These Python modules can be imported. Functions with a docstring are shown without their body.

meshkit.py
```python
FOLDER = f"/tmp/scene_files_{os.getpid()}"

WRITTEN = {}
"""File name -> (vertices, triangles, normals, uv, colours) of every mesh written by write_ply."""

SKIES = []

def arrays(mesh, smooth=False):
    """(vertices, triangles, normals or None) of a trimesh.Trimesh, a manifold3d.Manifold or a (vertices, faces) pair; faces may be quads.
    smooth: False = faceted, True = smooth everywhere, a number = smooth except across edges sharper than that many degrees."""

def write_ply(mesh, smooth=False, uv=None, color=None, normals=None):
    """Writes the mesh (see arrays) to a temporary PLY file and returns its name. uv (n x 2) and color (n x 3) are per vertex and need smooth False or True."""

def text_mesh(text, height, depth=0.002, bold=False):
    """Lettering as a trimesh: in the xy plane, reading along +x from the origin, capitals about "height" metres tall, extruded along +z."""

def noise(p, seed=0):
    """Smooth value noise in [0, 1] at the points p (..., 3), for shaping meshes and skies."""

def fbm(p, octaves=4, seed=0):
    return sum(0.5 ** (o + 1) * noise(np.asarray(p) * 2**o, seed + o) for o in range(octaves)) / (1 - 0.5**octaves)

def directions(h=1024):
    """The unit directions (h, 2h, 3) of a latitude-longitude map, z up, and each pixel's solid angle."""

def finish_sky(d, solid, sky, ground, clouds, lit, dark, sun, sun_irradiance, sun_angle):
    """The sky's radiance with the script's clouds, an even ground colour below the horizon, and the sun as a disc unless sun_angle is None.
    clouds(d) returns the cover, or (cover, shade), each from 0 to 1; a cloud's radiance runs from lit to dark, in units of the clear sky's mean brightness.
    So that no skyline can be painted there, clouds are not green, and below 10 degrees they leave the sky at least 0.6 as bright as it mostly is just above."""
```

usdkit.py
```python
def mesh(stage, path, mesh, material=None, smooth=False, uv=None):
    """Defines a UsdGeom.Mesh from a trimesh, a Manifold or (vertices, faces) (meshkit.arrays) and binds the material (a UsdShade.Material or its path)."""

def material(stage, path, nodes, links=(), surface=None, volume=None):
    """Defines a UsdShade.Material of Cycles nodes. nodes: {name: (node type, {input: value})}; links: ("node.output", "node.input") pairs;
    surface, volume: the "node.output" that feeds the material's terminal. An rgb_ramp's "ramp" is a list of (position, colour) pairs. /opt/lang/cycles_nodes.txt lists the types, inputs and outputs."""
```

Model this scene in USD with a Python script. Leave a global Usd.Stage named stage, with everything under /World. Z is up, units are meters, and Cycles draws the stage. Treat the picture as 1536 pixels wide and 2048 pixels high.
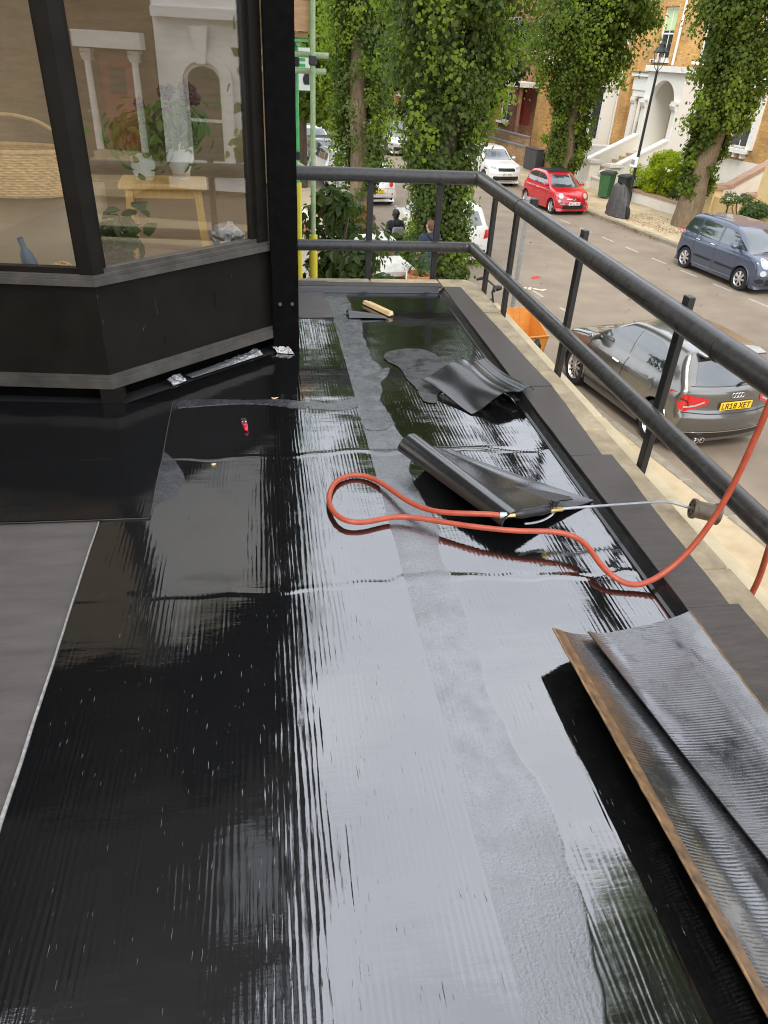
import math, numpy as np, trimesh, usdkit, meshkit
import manifold3d as mf
from scipy.spatial import Delaunay
from shapely.geometry import Polygon, Point
from shapely import contains_xy
from pxr import Usd, UsdGeom, UsdLux, UsdShade, Gf, Sdf, Vt

stage = Usd.Stage.CreateInMemory()
UsdGeom.SetStageUpAxis(stage, UsdGeom.Tokens.z)
UsdGeom.SetStageMetersPerUnit(stage, 1.0)
UsdGeom.Xform.Define(stage, '/World'); UsdGeom.Scope.Define(stage, '/World/Looks')
# ---------------------------------------------------------------- camera, sky, sun
cam = UsdGeom.Camera.Define(stage, '/World/camera')
RGT = (0.98760605, -0.1485154, 0.05076886); UPV = (0.03928879, 0.54709549, 0.83614766); FWD = (0.15195621, 0.82378984, -0.54614981)
cam.AddTransformOp().Set(Gf.Matrix4d(*RGT, 0, *UPV, 0, *[-c for c in FWD], 0, 0, 0, 1.5, 1))
cam.CreateHorizontalApertureAttr(36.0); cam.CreateVerticalApertureAttr(48.0); cam.CreateFocalLengthAttr(33.28)
cam.CreateClippingRangeAttr(Gf.Vec2f(0.05, 2000))
EXPOSURE = 1.0
cam.CreateExposureAttr(EXPOSURE)
SUN_EL, SUN_AZ = math.radians(50), math.radians(205)      # azimuth = atan2(x, y)
SKY_STRENGTH, SUN_INT, SUN_ANGLE = 0.15, 0.22, 18.0
dome = UsdLux.DomeLight.Define(stage, '/World/sky'); dome.CreateIntensityAttr(1.0)
skym = usdkit.material(stage, '/World/Looks/sky', {
    'sky': ('sky_texture', {'sky_type': 'single_scattering', 'sun_disc': False, 'sun_elevation': SUN_EL, 'sun_rotation': SUN_AZ, 'aerosol_density': 2.5, 'air_density': 1.0}),
    'tc': ('texture_coordinate', {}), 'mp': ('mapping', {'scale': (1.0, 1.0, 2.6)}),
    'n': ('noise_texture', {'scale': 1.7, 'detail': 6.0, 'roughness': 0.55}),
    'rp': ('rgb_ramp', {'ramp': [(0.25, (0.62, 0.62, 0.62)), (0.75, (0.95, 0.95, 0.95))]}),
    'n2': ('noise_texture', {'scale': 2.6, 'detail': 5.0, 'roughness': 0.5}),
    'cl': ('rgb_ramp', {'ramp': [(0.3, (7.0, 7.25, 7.9)), (0.7, (9.3, 9.55, 10.1))]}),
    'mx': ('mix', {}), 'bg': ('background_shader', {'strength': SKY_STRENGTH})},
    [('tc.generated', 'mp.vector'), ('mp.vector', 'n.vector'), ('mp.vector', 'n2.vector'), ('n.fac', 'rp.fac'), ('n2.fac', 'cl.fac'), ('rp.color', 'mx.fac'),
     ('sky.color', 'mx.color1'), ('cl.color', 'mx.color2'), ('mx.color', 'bg.color')], surface='bg.background')
UsdShade.MaterialBindingAPI.Apply(dome.GetPrim()).Bind(skym)
dome.GetPrim().SetCustomDataByKey('kind', 'structure')
sun = UsdLux.DistantLight.Define(stage, '/World/sun')
sun.CreateIntensityAttr(SUN_INT); sun.CreateAngleAttr(SUN_ANGLE); sun.CreateColorAttr(Gf.Vec3f(1.0, 0.93, 0.82)); sun.GetPrim().CreateAttribute('inputs:normalize', Sdf.ValueTypeNames.Bool).Set(True)
sdir = np.array([math.sin(SUN_AZ) * math.cos(SUN_EL), math.cos(SUN_AZ) * math.cos(SUN_EL), math.sin(SUN_EL)])
_x = np.cross([0, 0, 1.], sdir); _x /= np.linalg.norm(_x); _y = np.cross(sdir, _x)
sun.AddTransformOp().Set(Gf.Matrix4d(*_x, 0, *_y, 0, *sdir, 0, 0, 0, 30, 1))

# ---------------------------------------------------------------- helpers
rng = np.random.default_rng(11)
PI = math.pi
_names = {}
GROUPS = {'street_tree': 'ivy covered trees along the street', 'background_tree': 'trees further down the street', 'felt_offcut': 'felt offcuts lying on the roof', 'felt_strip': 'felt strips lying on the roof', 'gate_pier': 'white gate piers across the street', 'garden_pier': 'capped garden piers on the near side', 'person': 'people on the near pavement', 'brick_house': 'brick houses across the street', 'stucco_house': 'pale rendered houses', 'wheelie_bin': 'wheelie bins by the gate', 'low_wall': 'mossy low wall ends', 'plant_pot': 'potted plants on the stool', 'garden_wall': 'front garden walls', 'laurel_bush': 'glossy laurel hedge plants', 'golden_shrub': 'shrubs behind the low white wall'}
def numbered(parent, name):
    k = (parent, name); n = _names.get(k, 0); _names[k] = n + 1
    return name if n == 0 else f'{name}_{n:03d}'
def pth(p): return '/World' if p is None else str(p.GetPath())
def tag(o, label=None, cat=None, group=None, kind=None):
    for k, v in (('label', label), ('category', cat), ('group', group), ('kind', kind)):
        if v: o.SetCustomDataByKey(k, v)
    return o
def thing(name, label, cat, loc=(0, 0, 0), rot=0.0, group=None, kind=None, parent=None, scale=None):
    p = pth(parent) + '/' + numbered(pth(parent), name)
    x = UsdGeom.Xform.Define(stage, p); x.AddTranslateOp().Set(Gf.Vec3d(*map(float, loc)))
    if rot: x.AddRotateZOp().Set(float(rot))
    if scale: x.AddScaleOp().Set(Gf.Vec3f(*scale))
    return tag(x.GetPrim(), label, cat, group or (GROUPS.get(name) if label else None), kind)
def arr(m):
    if isinstance(m, MB): m = m.get()
    if hasattr(m, 'to_mesh'): m = m.to_mesh(); m = (m.vert_properties[:, :3], m.tri_verts)
    if isinstance(m, trimesh.Trimesh): m = (m.vertices, m.faces)
    v, f = np.asarray(m[0], float), np.asarray(m[1], int)
    if f.shape[1] == 4: f = np.vstack([f[:, [0, 1, 2]], f[:, [0, 2, 3]]])
    return v, f
def obj(name, mesh, material, parent=None, smooth=False, **kw):
    v, f = arr(mesh)
    p = pth(parent) + '/' + numbered(pth(parent), name)
    return tag(usdkit.mesh(stage, p, (v, f), LOOK[material] if isinstance(material, str) else material, smooth=smooth).GetPrim(), **kw)
def dup(root, loc, rot=0., label=None, group=None, name=None, scale=None, kind=None):
    was = root.GetCustomData()
    r = thing(name or root.GetName().rstrip('0123456789').rstrip('_'), label or was.get('label'), was.get('category'), loc, rot, group or was.get('group'), kind, scale=scale)
    r.GetReferences().AddInternalReference(root.GetPath())
    r.SetInstanceable(True)
    return r
class MB:
    def __init__(s): s.v, s.f, s.n = [], [], 0
    def add(s, m, T=None):
        v, f = arr(m)
        if T is not None: v = v @ T[:3, :3].T + T[:3, 3]
        s.v.append(v); s.f.append(f + s.n); s.n += len(v); return s
    def get(s): return np.vstack(s.v), np.vstack(s.f)
    def box(s, x0, x1, y0, y1, z0, z1, b=0.0): return s.add(bx(x0, x1, y0, y1, z0, z1, b))
    def cyl(s, a, b, r, r2=None, n=12): return s.add(cyl(a, b, r, r2, n))
    def tube(s, pts, r, n=8): return s.add(tube(pts, r, n))
def bx(x0, x1, y0, y1, z0, z1, b=0.0):
    if b <= 0:
        m = trimesh.creation.box((x1 - x0, y1 - y0, z1 - z0)); m.apply_translation(((x0 + x1) / 2, (y0 + y1) / 2, (z0 + z1) / 2)); return m
    pts = []
    for sx in (0, 1):
        for sy in (0, 1):
            for sz in (0, 1):
                c = np.array([x1 if sx else x0, y1 if sy else y0, z1 if sz else z0], float)
                d = np.array([-b if sx else b, -b if sy else b, -b if sz else b])
                for k in range(3):
                    e = d.copy(); e[k] = 0; pts.append(c + e)
    return mf.Manifold.hull_points(np.array(pts))
def frame(d):
    d = np.asarray(d, float); d /= np.linalg.norm(d)
    a = np.array([0, 0, 1.]) if abs(d[2]) < .9 else np.array([1., 0, 0])
    x = np.cross(a, d); x /= np.linalg.norm(x); return x, np.cross(d, x), d
def cyl(a, b, r, r2=None, n=12):
    a, b = np.asarray(a, float), np.asarray(b, float); r2 = r if r2 is None else r2
    x, y, d = frame(b - a); t = np.arange(n) * 2 * PI / n
    ring = np.cos(t)[:, None] * x + np.sin(t)[:, None] * y
    v = np.vstack([a + r * ring, b + r2 * ring, a, b]); i = np.arange(n); j = (i + 1) % n
    return v, np.vstack([np.c_[i, j, j + n], np.c_[i, j + n, i + n], np.c_[j, i, np.full(n, 2 * n)], np.c_[i + n, j + n, np.full(n, 2 * n + 1)]])
def tube(pts, r, n=8, caps=True):
    p = np.asarray(pts, float); m = len(p); r = np.broadcast_to(np.asarray(r, float), m)
    t = np.gradient(p, axis=0); t /= np.linalg.norm(t, axis=1)[:, None] + 1e-12
    x, y, _ = frame(t[0]); V = []
    for k in range(m):
        x = x - t[k] * (x @ t[k]); x /= np.linalg.norm(x); y = np.cross(t[k], x)
        a = np.arange(n) * 2 * PI / n
        V.append(p[k] + r[k] * (np.cos(a)[:, None] * x + np.sin(a)[:, None] * y))
    V = np.vstack(V); i = np.arange(n); j = (i + 1) % n; F = []
    for k in range(m - 1):
        F += [np.c_[i + k * n, j + k * n, j + (k + 1) * n], np.c_[i + k * n, j + (k + 1) * n, i + (k + 1) * n]]
    if caps:
        V = np.vstack([V, p[0], p[-1]]); F += [np.c_[j, i, np.full(n, m * n)], np.c_[i + (m - 1) * n, j + (m - 1) * n, np.full(n, m * n + 1)]]
    return V, np.vstack(F)
def spline(ctrl, n):
    from scipy.interpolate import CubicSpline
    c = np.asarray(ctrl, float); d = np.r_[0, np.cumsum(np.linalg.norm(np.diff(c, axis=0), axis=1) ** .7)]
    return CubicSpline(d, c)(np.linspace(0, d[-1], n))
def lathe(prof, n=24, T=None):
    p = np.asarray(prof, float); m = len(p); a = np.arange(n) * 2 * PI / n
    v = np.vstack([np.c_[r * np.cos(a), r * np.sin(a), np.full(n, z)] for r, z in p]); i = np.arange(n); j = (i + 1) % n
    f = np.vstack([np.vstack([np.c_[i + k * n, j + k * n, j + (k + 1) * n], np.c_[i + k * n, j + (k + 1) * n, i + (k + 1) * n]]) for k in range(m - 1)])
    if T is not None: v = v @ T[:3, :3].T + T[:3, 3]
    return v, f
def xf(R=None, t=(0, 0, 0)):
    T = np.eye(4); T[:3, 3] = t
    if R is not None: T[:3, :3] = R
    return T
def rz(a): c, s = math.cos(a), math.sin(a); return np.array([[c, -s, 0], [s, c, 0], [0, 0, 1]])
def rx(a): c, s = math.cos(a), math.sin(a); return np.array([[1, 0, 0], [0, c, -s], [0, s, c]])
def ry(a): c, s = math.cos(a), math.sin(a); return np.array([[c, 0, s], [0, 1, 0], [-s, 0, c]])
def grid(P):
    """surface mesh from an array of points (n, m, 3)"""
    n, m = P.shape[:2]; i = np.arange(n * m).reshape(n, m)
    q = np.c_[i[:-1, :-1].ravel(), i[1:, :-1].ravel(), i[1:, 1:].ravel(), i[:-1, 1:].ravel()]
    return P.reshape(-1, 3), np.vstack([q[:, [0, 1, 2]], q[:, [0, 2, 3]]])
def sheet(P, th):
    """closed sheet of thickness th hung under the surface P"""
    n, m = P.shape[:2]; du = np.gradient(P, axis=0); dv = np.gradient(P, axis=1); N = np.cross(du, dv); N /= np.linalg.norm(N, axis=2, keepdims=True) + 1e-12
    if N[..., 2].mean() < 0: N = -N
    Q = P - N * th; a, f = grid(P); b, g = grid(Q); nn = n * m
    i = np.arange(nn).reshape(n, m); rim = np.r_[i[0, :], i[1:, -1], i[-1, -2::-1], i[-2:0:-1, 0]]; r2 = np.roll(rim, -1)
    return np.vstack([a, b]), np.vstack([f, g[:, ::-1] + nn, np.c_[rim, rim + nn, r2 + nn], np.c_[rim, r2 + nn, r2]])
def prism(poly, z0, z1):
    if not isinstance(poly, Polygon): poly = Polygon(poly)
    m = trimesh.creation.extrude_polygon(poly, z1 - z0, engine='earcut'); m.apply_translation((0, 0, z0)); return m
def hullspheres(ps, n=12): return mf.Manifold.batch_hull([mf.Manifold.sphere(r, n).translate(tuple(map(float, p))) for p, r in ps])
def planar(poly, step):
    """triangulated flat polygon with inner grid points: (points 2d, faces)"""
    P = np.asarray(poly, float); out = []
    for a, b in zip(P, np.roll(P, -1, 0)):
        k = max(1, int(np.ceil(np.linalg.norm(b - a) / step))); out.append(a + (b - a) * np.arange(k)[:, None] / k)
    B = np.vstack(out); pg = Polygon(B); lo, hi = B.min(0), B.max(0)
    gx, gy = np.meshgrid(np.arange(lo[0] + step / 2, hi[0], step), np.arange(lo[1] + step / 2, hi[1], step)); g = np.c_[gx.ravel(), gy.ravel()]
    g = g[contains_xy(pg.buffer(-step * .35), g[:, 0], g[:, 1])] if len(g) else g
    A = np.vstack([B, g]) if len(g) else B
    t = Delaunay(A).simplices; c = A[t].mean(1); t = t[contains_xy(pg, c[:, 0], c[:, 1])]
    e1, e2 = A[t[:, 1]] - A[t[:, 0]], A[t[:, 2]] - A[t[:, 0]]; cr = e1[:, 0] * e2[:, 1] - e1[:, 1] * e2[:, 0]
    t = t[np.abs(cr) > 1e-9]; cr = cr[np.abs(cr) > 1e-9]; t[cr < 0] = t[cr < 0][:, ::-1]
    return A, t
# street frame: v across the street, u along it
SA = math.radians(9)
def S(v, u, z=0.): return (v * math.cos(SA) - u * math.sin(SA), v * math.sin(SA) + u * math.cos(SA), z)
SR = 9.0
GZ = -3.5         # road level
PZ = -3.38        # pavement level

# ---------------------------------------------------------------- looks
LOOK = {}
def look(name, nodes, links, surface='p.BSDF', **k):
    LOOK[name] = usdkit.material(stage, '/World/Looks/' + name, nodes, links, surface=surface, **k); return LOOK[name]
def mat(name, col, rough=.5, metal=0., nz=0, amt=.0, bump=0, bscale=40, coat=0., ior=1.5, col2=None, detail=4., stretch=(1, 1, 1), rvar=0., spec=.5, rand=0.):
    c = np.array(col, float); n = {'p': ('principled_bsdf', {'base_color': tuple(c), 'roughness': rough, 'metallic': metal, 'coat_weight': coat, 'ior': ior, 'specular_ior_level': spec})}; l = []
    if nz or bump:
        n['tc'] = ('texture_coordinate', {}); n['mp'] = ('mapping', {'scale': stretch}); l.append(('tc.object', 'mp.vector'))
    if nz:
        a, b = (c * (1 - amt), np.minimum(c * (1 + amt), .95)) if col2 is None else (c, np.array(col2, float))
        n['n'] = ('noise_texture', {'scale': nz, 'detail': detail, 'roughness': .6}); n['r'] = ('rgb_ramp', {'ramp': [(.3, tuple(a)), (.7, tuple(b))]})
        l += [('mp.vector', 'n.vector'), ('n.fac', 'r.fac')]
        out = 'r.color'
        if rand:
            n['oi'] = ('object_info', {}); n['mr'] = ('map_range', {'from_min': 0., 'from_max': 1., 'to_min': 1 - rand, 'to_max': 1 + rand}); n['hs'] = ('hsv', {})
            l += [('oi.random', 'mr.value'), ('mr.result', 'hs.value'), (out, 'hs.color')]; out = 'hs.color'
        l.append((out, 'p.base_color'))
        if rvar:
            n['rm'] = ('map_range', {'from_min': .3, 'from_max': .7, 'to_min': max(rough - rvar, .02), 'to_max': min(rough + rvar, 1.)}); l += [('n.fac', 'rm.value'), ('rm.result', 'p.roughness')]
    if bump:
        n['bn'] = ('noise_texture', {'scale': bscale, 'detail': 5., 'roughness': .6}); n['b'] = ('bump', {'distance': bump, 'strength': 1.})
        l += [('mp.vector', 'bn.vector'), ('bn.fac', 'b.height'), ('b.normal', 'p.normal')]
    return look(name, n, l)
def leafmat(name, stops, rough=.45, trans=.35, tcol=(.25, .42, .04)):
    return look(name, {'g': ('geometry', {}), 'r': ('rgb_ramp', {'ramp': stops}), 'p': ('principled_bsdf', {'roughness': rough, 'specular_ior_level': .22}),
        't': ('translucent_bsdf', {}), 'tm': ('mix', {'mix_type': 'multiply', 'fac': 1.0, 'color2': (1.6, 1.9, .9)}), 'm': ('mix_closure', {'fac': trans})},
        [('g.random_per_island', 'r.fac'), ('r.color', 'p.base_color'), ('r.color', 'tm.color1'), ('tm.color', 't.color'), ('p.BSDF', 'm.closure1'), ('t.BSDF', 'm.closure2')], surface='m.closure')
mat('coping', (.24, .195, .125), .85, nz=9, amt=.35, bump=.004, bscale=60, col2=(.44, .37, .25), rand=.12)
mat('ledge', (.42, .345, .21), .85, nz=4, col2=(.60, .51, .33), bump=.004, bscale=50)
mat('rail_paint', (.017, .017, .0165), .34, nz=30, col2=(.036, .034, .031), bump=.0005, bscale=60, rvar=.08)
mat('post_paint', (.010, .010, .010), .45, nz=20, amt=.3, bump=.001, bscale=90)
mat('bay_paint', (.0065, .0055, .0042), .45, nz=6, col2=(.0105, .0088, .0068), bump=.0006, bscale=30, rvar=.08, spec=.18)
mat('bay_trim', (.040, .036, .031), .40, nz=8, col2=(.085, .078, .068), bump=.0006, bscale=60)
mat('bay_post', (.0035, .0035, .0035), .5, nz=20, amt=.3, bump=.0005, bscale=70, spec=.03)
mat('wood_light', (.62, .38, .12), .5, nz=3, col2=(.74, .49, .19), stretch=(20, 2, 2))
mat('timber', (.55, .40, .20), .7, nz=3, col2=(.72, .55, .30), stretch=(3, 30, 3))
mat('wicker', (.55, .36, .17), .7, nz=30, col2=(.74, .54, .30))
mat('ceramic', (.55, .57, .55), .35, nz=12, col2=(.68, .70, .68))
mat('ceramic_band', (.52, .44, .28), .5)
mat('dried', (.06, .025, .02), .8, nz=40, col2=(.16, .07, .04))
mat('room_wall', (.20, .145, .085), .8, nz=5, col2=(.26, .195, .12), stretch=(1, 1, 6))
mat('room_floor', (.20, .135, .075), .5, nz=4, col2=(.27, .19, .11), stretch=(2, 12, 2))
mat('room_white', (.88, .87, .84), .7)
mat('cabinet_beige', (.42, .33, .22), .55, nz=3, col2=(.47, .38, .26), stretch=(1, 1, 8))
mat('blue_grey', (.10, .14, .18), .4)
mat('hose', (.33, .050, .022), .42, nz=25, col2=(.42, .080, .038), bump=.0006, bscale=200)
mat('steel', (.42, .43, .44), .35, metal=.9, nz=30, amt=.2)
mat('burner_steel', (.20, .17, .13), .5, metal=.8, nz=25, col2=(.10, .08, .06))
mat('brass', (.55, .40, .16), .3, metal=1., nz=30, amt=.2)
mat('black_plastic', (.010, .010, .010), .42)
mat('dark_hole', (.004, .004, .004), .9)
mat('red_plastic', (.55, .015, .05), .3, coat=.5)
mat('bright_metal', (.75, .75, .76), .2, metal=1.)
mat('foil', (.50, .50, .51), .42, metal=1., bump=.01, bscale=60)
mat('asphalt', (.205, .160, .115), .9, nz=1.1, col2=(.275, .222, .162), bump=.004, bscale=220, detail=8.)
mat('paving', (.40, .31, .18), .85, nz=2.5, col2=(.52, .42, .27), bump=.002, bscale=90, rand=.12)
mat('kerbstone', (.22, .19, .14), .85, nz=6, col2=(.32, .28, .21), bump=.004, bscale=60, rand=.15)
mat('road_paint', (.50, .46, .39), .8, nz=14, col2=(.30, .265, .22))
mat('soil', (.12, .095, .06), .95, nz=5, amt=.4, bump=.02, bscale=20)
mat('render_white', (.74, .70, .60), .8, nz=3, col2=(.80, .77, .68), bump=.001, bscale=40)
mat('stucco_white', (.82, .83, .80), .75, nz=2, col2=(.87, .88, .86))
mat('render_yellow', (.66, .50, .24), .85, nz=2, col2=(.72, .56, .30))
mat('stone_red', (.36, .22, .15), .85, nz=5, col2=(.44, .29, .21))
mat('window_white', (.78, .76, .70), .5)
mat('slate', (.13, .125, .13), .7, nz=7, col2=(.20, .19, .19))
mat('door_red', (.30, .045, .03), .4, nz=3, amt=.2)
mat('blind', (.50, .62, .34), .8)
mat('curtain', (.66, .63, .56), .9, nz=14, amt=.12, stretch=(1, 6, .4))
mat('iron', (.012, .013, .016), .4)
mat('galv', (.30, .30, .29), .5, metal=.4, nz=20, amt=.2)
mat('bin_green', (.035, .11, .04), .5, nz=5, amt=.2)
mat('bin_dark', (.022, .026, .026), .5)
mat('cover_fabric', (.060, .056, .055), .55, nz=8, amt=.3, bump=.01, bscale=26)
mat('cabinet_grey', (.05, .052, .055), .5)
mat('scaffold_green', (.03, .30, .07), .5, nz=12, col2=(.10, .38, .14))
mat('scaffold_tube', (.20, .32, .14), .5, nz=16, col2=(.36, .44, .26))
mat('sleeve_yellow', (.62, .54, .04), .55)
mat('board', (.40, .24, .12), .85, nz=6, col2=(.52, .33, .18), stretch=(1, 1, 8))
mat('sign_white', (.80, .84, .80), .5)
mat('sign_green', (.04, .42, .10), .5)
mat('sign_black', (.01, .01, .01), .5)
mat('terracotta', (.50, .17, .06), .8, nz=9, col2=(.58, .24, .11))
mat('stone_white', (.50, .48, .42), .8, nz=7, col2=(.66, .64, .57), bump=.003, bscale=40)
mat('concrete', (.26, .23, .18), .9, nz=6, col2=(.36, .33, .27), bump=.004, bscale=40)
mat('mossy', (.05, .05, .025), .95, nz=8, col2=(.09, .085, .05), bump=.004, bscale=40)
mat('orange_wood', (.56, .20, .025), .55, nz=3, col2=(.64, .27, .05), stretch=(2, 2, 12))
mat('bark', (.12, .085, .05), .9, nz=7, col2=(.24, .18, .11), bump=.03, bscale=9, stretch=(3, 3, .5))
mat('bark_dark', (.055, .042, .028), .95, nz=7, col2=(.12, .09, .06), bump=.02, bscale=9, stretch=(3, 3, .6))
mat('straw', (.42, .30, .09), .9, nz=30, col2=(.52, .40, .16))
mat('litter_red', (.55, .03, .03), .5)
mat('litter_pale', (.66, .58, .40), .7)
mat('tyre', (.014, .014, .014), .75)
mat('alloy', (.62, .61, .59), .3, metal=.85)
mat('alloy_dark', (.03, .03, .03), .5, metal=.4)
mat('chrome', (.85, .85, .85), .12, metal=1.)
mat('black_trim', (.01, .01, .01), .45)
mat('lamp_red', (.55, .012, .012), .12, coat=1.)
mat('lamp_clear', (.40, .42, .43), .08, coat=1.)
mat('lamp_orange', (.8, .3, .03), .2)
mat('plate_yellow', (.90, .58, .015), .4)
mat('plate_white', (.85, .85, .83), .4)
mat('plate_ink', (.012, .012, .012), .5)
mat('plate_blue', (.02, .08, .45), .4)
look('car_glass', {'p': ('principled_bsdf', {'base_color': (.018, .024, .024), 'roughness': .03, 'ior': 2.1, 'coat_weight': .6, 'coat_roughness': .02})}, [])
def glazing(name, base, gain, tint=(.97, .97, .95)):
    look(name, {'t': ('transparent_bsdf', {'color': tint}), 'g': ('glossy_bsdf', {'roughness': .004, 'color': (1., 1., 1.)}), 'w': ('layer_weight', {'blend': .5}), 'pw': ('math', {'math_type': 'power', 'value2': 3.5}), 'ma': ('math', {'math_type': 'multiply_add', 'value2': gain, 'value3': base, 'use_clamp': True}), 'm': ('mix_closure', {})},
        [('w.facing', 'pw.value1'), ('pw.value', 'ma.value1'), ('ma.value', 'm.fac'), ('t.BSDF', 'm.closure1'), ('g.BSDF', 'm.closure2')], surface='m.closure')
glazing('lantern_glass', .04, .6)
glazing('pane', .085, .7)
look('house_pane', {'p': ('principled_bsdf', {'base_color': (.03, .035, .035), 'roughness': .05, 'ior': 1.6})}, [])
def paint(name, c, flake=.0, rough=.25, metal=.0):
    look(name, {'p': ('principled_bsdf', {'base_color': c, 'roughness': rough, 'metallic': metal, 'coat_weight': 1., 'coat_roughness': .03, 'coat_ior': 1.6})}, [])
paint('paint_grey', (.165, .160, .146), rough=.24, metal=.85)
paint('paint_blue', (.052, .068, .105), rough=.3, metal=.35)
paint('paint_red', (.42, .004, .010), rough=.3)
paint('paint_white', (.72, .71, .66), rough=.3)
paint('paint_pale_blue', (.40, .50, .56), rough=.3)
paint('paint_dark', (.03, .035, .04), rough=.3)
paint('paint_silver', (.5, .48, .44), rough=.3, metal=.5)
def brick(name, c1, c2, mortar, bw=.225, rh=.075):
    look(name, {'tc': ('texture_coordinate', {}), 's': ('separate_xyz', {}), 'a': ('math', {'math_type': 'add'}), 'c': ('combine_xyz', {}),
        'b': ('brick_texture', {'scale': 1., 'brick_width': bw, 'row_height': rh, 'mortar_size': .006, 'mortar_smooth': .2, 'color1': c1, 'color2': c2, 'mortar': mortar, 'bias': -.1}),
        'n': ('noise_texture', {'scale': .9, 'detail': 7., 'roughness': .65}), 'r': ('rgb_ramp', {'ramp': [(.3, (.62, .60, .58)), (.7, (1.2, 1.18, 1.15))]}), 'm': ('mix', {'mix_type': 'multiply', 'fac': 1.}),
        'bp': ('bump', {'distance': .008, 'invert': True}), 'p': ('principled_bsdf', {'roughness': .9})},
        [('tc.object', 's.vector'), ('s.x', 'a.value1'), ('s.y', 'a.value2'), ('a.value', 'c.x'), ('s.z', 'c.y'), ('c.vector', 'b.vector'), ('tc.object', 'n.vector'), ('n.fac', 'r.fac'),
         ('b.color', 'm.color1'), ('r.color', 'm.color2'), ('m.color', 'p.base_color'), ('b.fac', 'bp.height'), ('bp.normal', 'p.normal')])
brick('brick_stock', (.64, .38, .125), (.48, .26, .085), (.50, .36, .18))
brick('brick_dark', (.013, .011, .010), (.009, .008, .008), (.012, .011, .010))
brick('brick_deep', (.15, .095, .05), (.11, .07, .038), (.14, .11, .08))
brick('brick_red', (.34, .15, .07), (.26, .11, .055), (.30, .22, .15))
brick('brick_wall_low', (.40, .25, .12), (.28, .17, .08), (.34, .26, .17))
brick('brick_brown', (.36, .25, .13), (.28, .19, .10), (.34, .28, .20))
leafmat('ivy_leaf', [(0, (.07, .10, .022)), (.5, (.13, .18, .038)), (.85, (.22, .28, .06)), (1, (.38, .44, .08))], .5, .42)
leafmat('lime_leaf', [(0, (.075, .105, .015)), (.5, (.145, .190, .024)), (.85, (.25, .29, .035)), (1, (.40, .40, .05))], .55, .42)
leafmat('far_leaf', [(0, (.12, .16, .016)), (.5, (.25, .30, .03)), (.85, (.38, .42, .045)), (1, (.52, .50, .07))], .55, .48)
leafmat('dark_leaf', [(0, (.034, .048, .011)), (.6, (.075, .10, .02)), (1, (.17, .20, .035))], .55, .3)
leafmat('laurel_leaf', [(0, (.045, .070, .018)), (.6, (.095, .140, .035)), (1, (.22, .27, .09))], .32, .3)
leafmat('golden_leaf', [(0, (.30, .36, .015)), (.6, (.56, .58, .02)), (1, (.75, .72, .06))], .5, .4)
leafmat('shrub_leaf', [(0, (.06, .10, .03)), (.6, (.12, .18, .05)), (1, (.24, .30, .12))], .5, .3)
leafmat('dry_leaf', [(0, (.18, .09, .03)), (.5, (.36, .22, .06)), (1, (.5, .36, .10))], .8, .2)
leafmat('sprig_leaf', [(0, (.14, .19, .022)), (.5, (.26, .32, .035)), (1, (.44, .48, .06))], .5, .45)
leafmat('houseplant_leaf', [(0, (.10, .17, .03)), (.6, (.24, .34, .05)), (1, (.42, .48, .09))], .35, .3)
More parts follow.
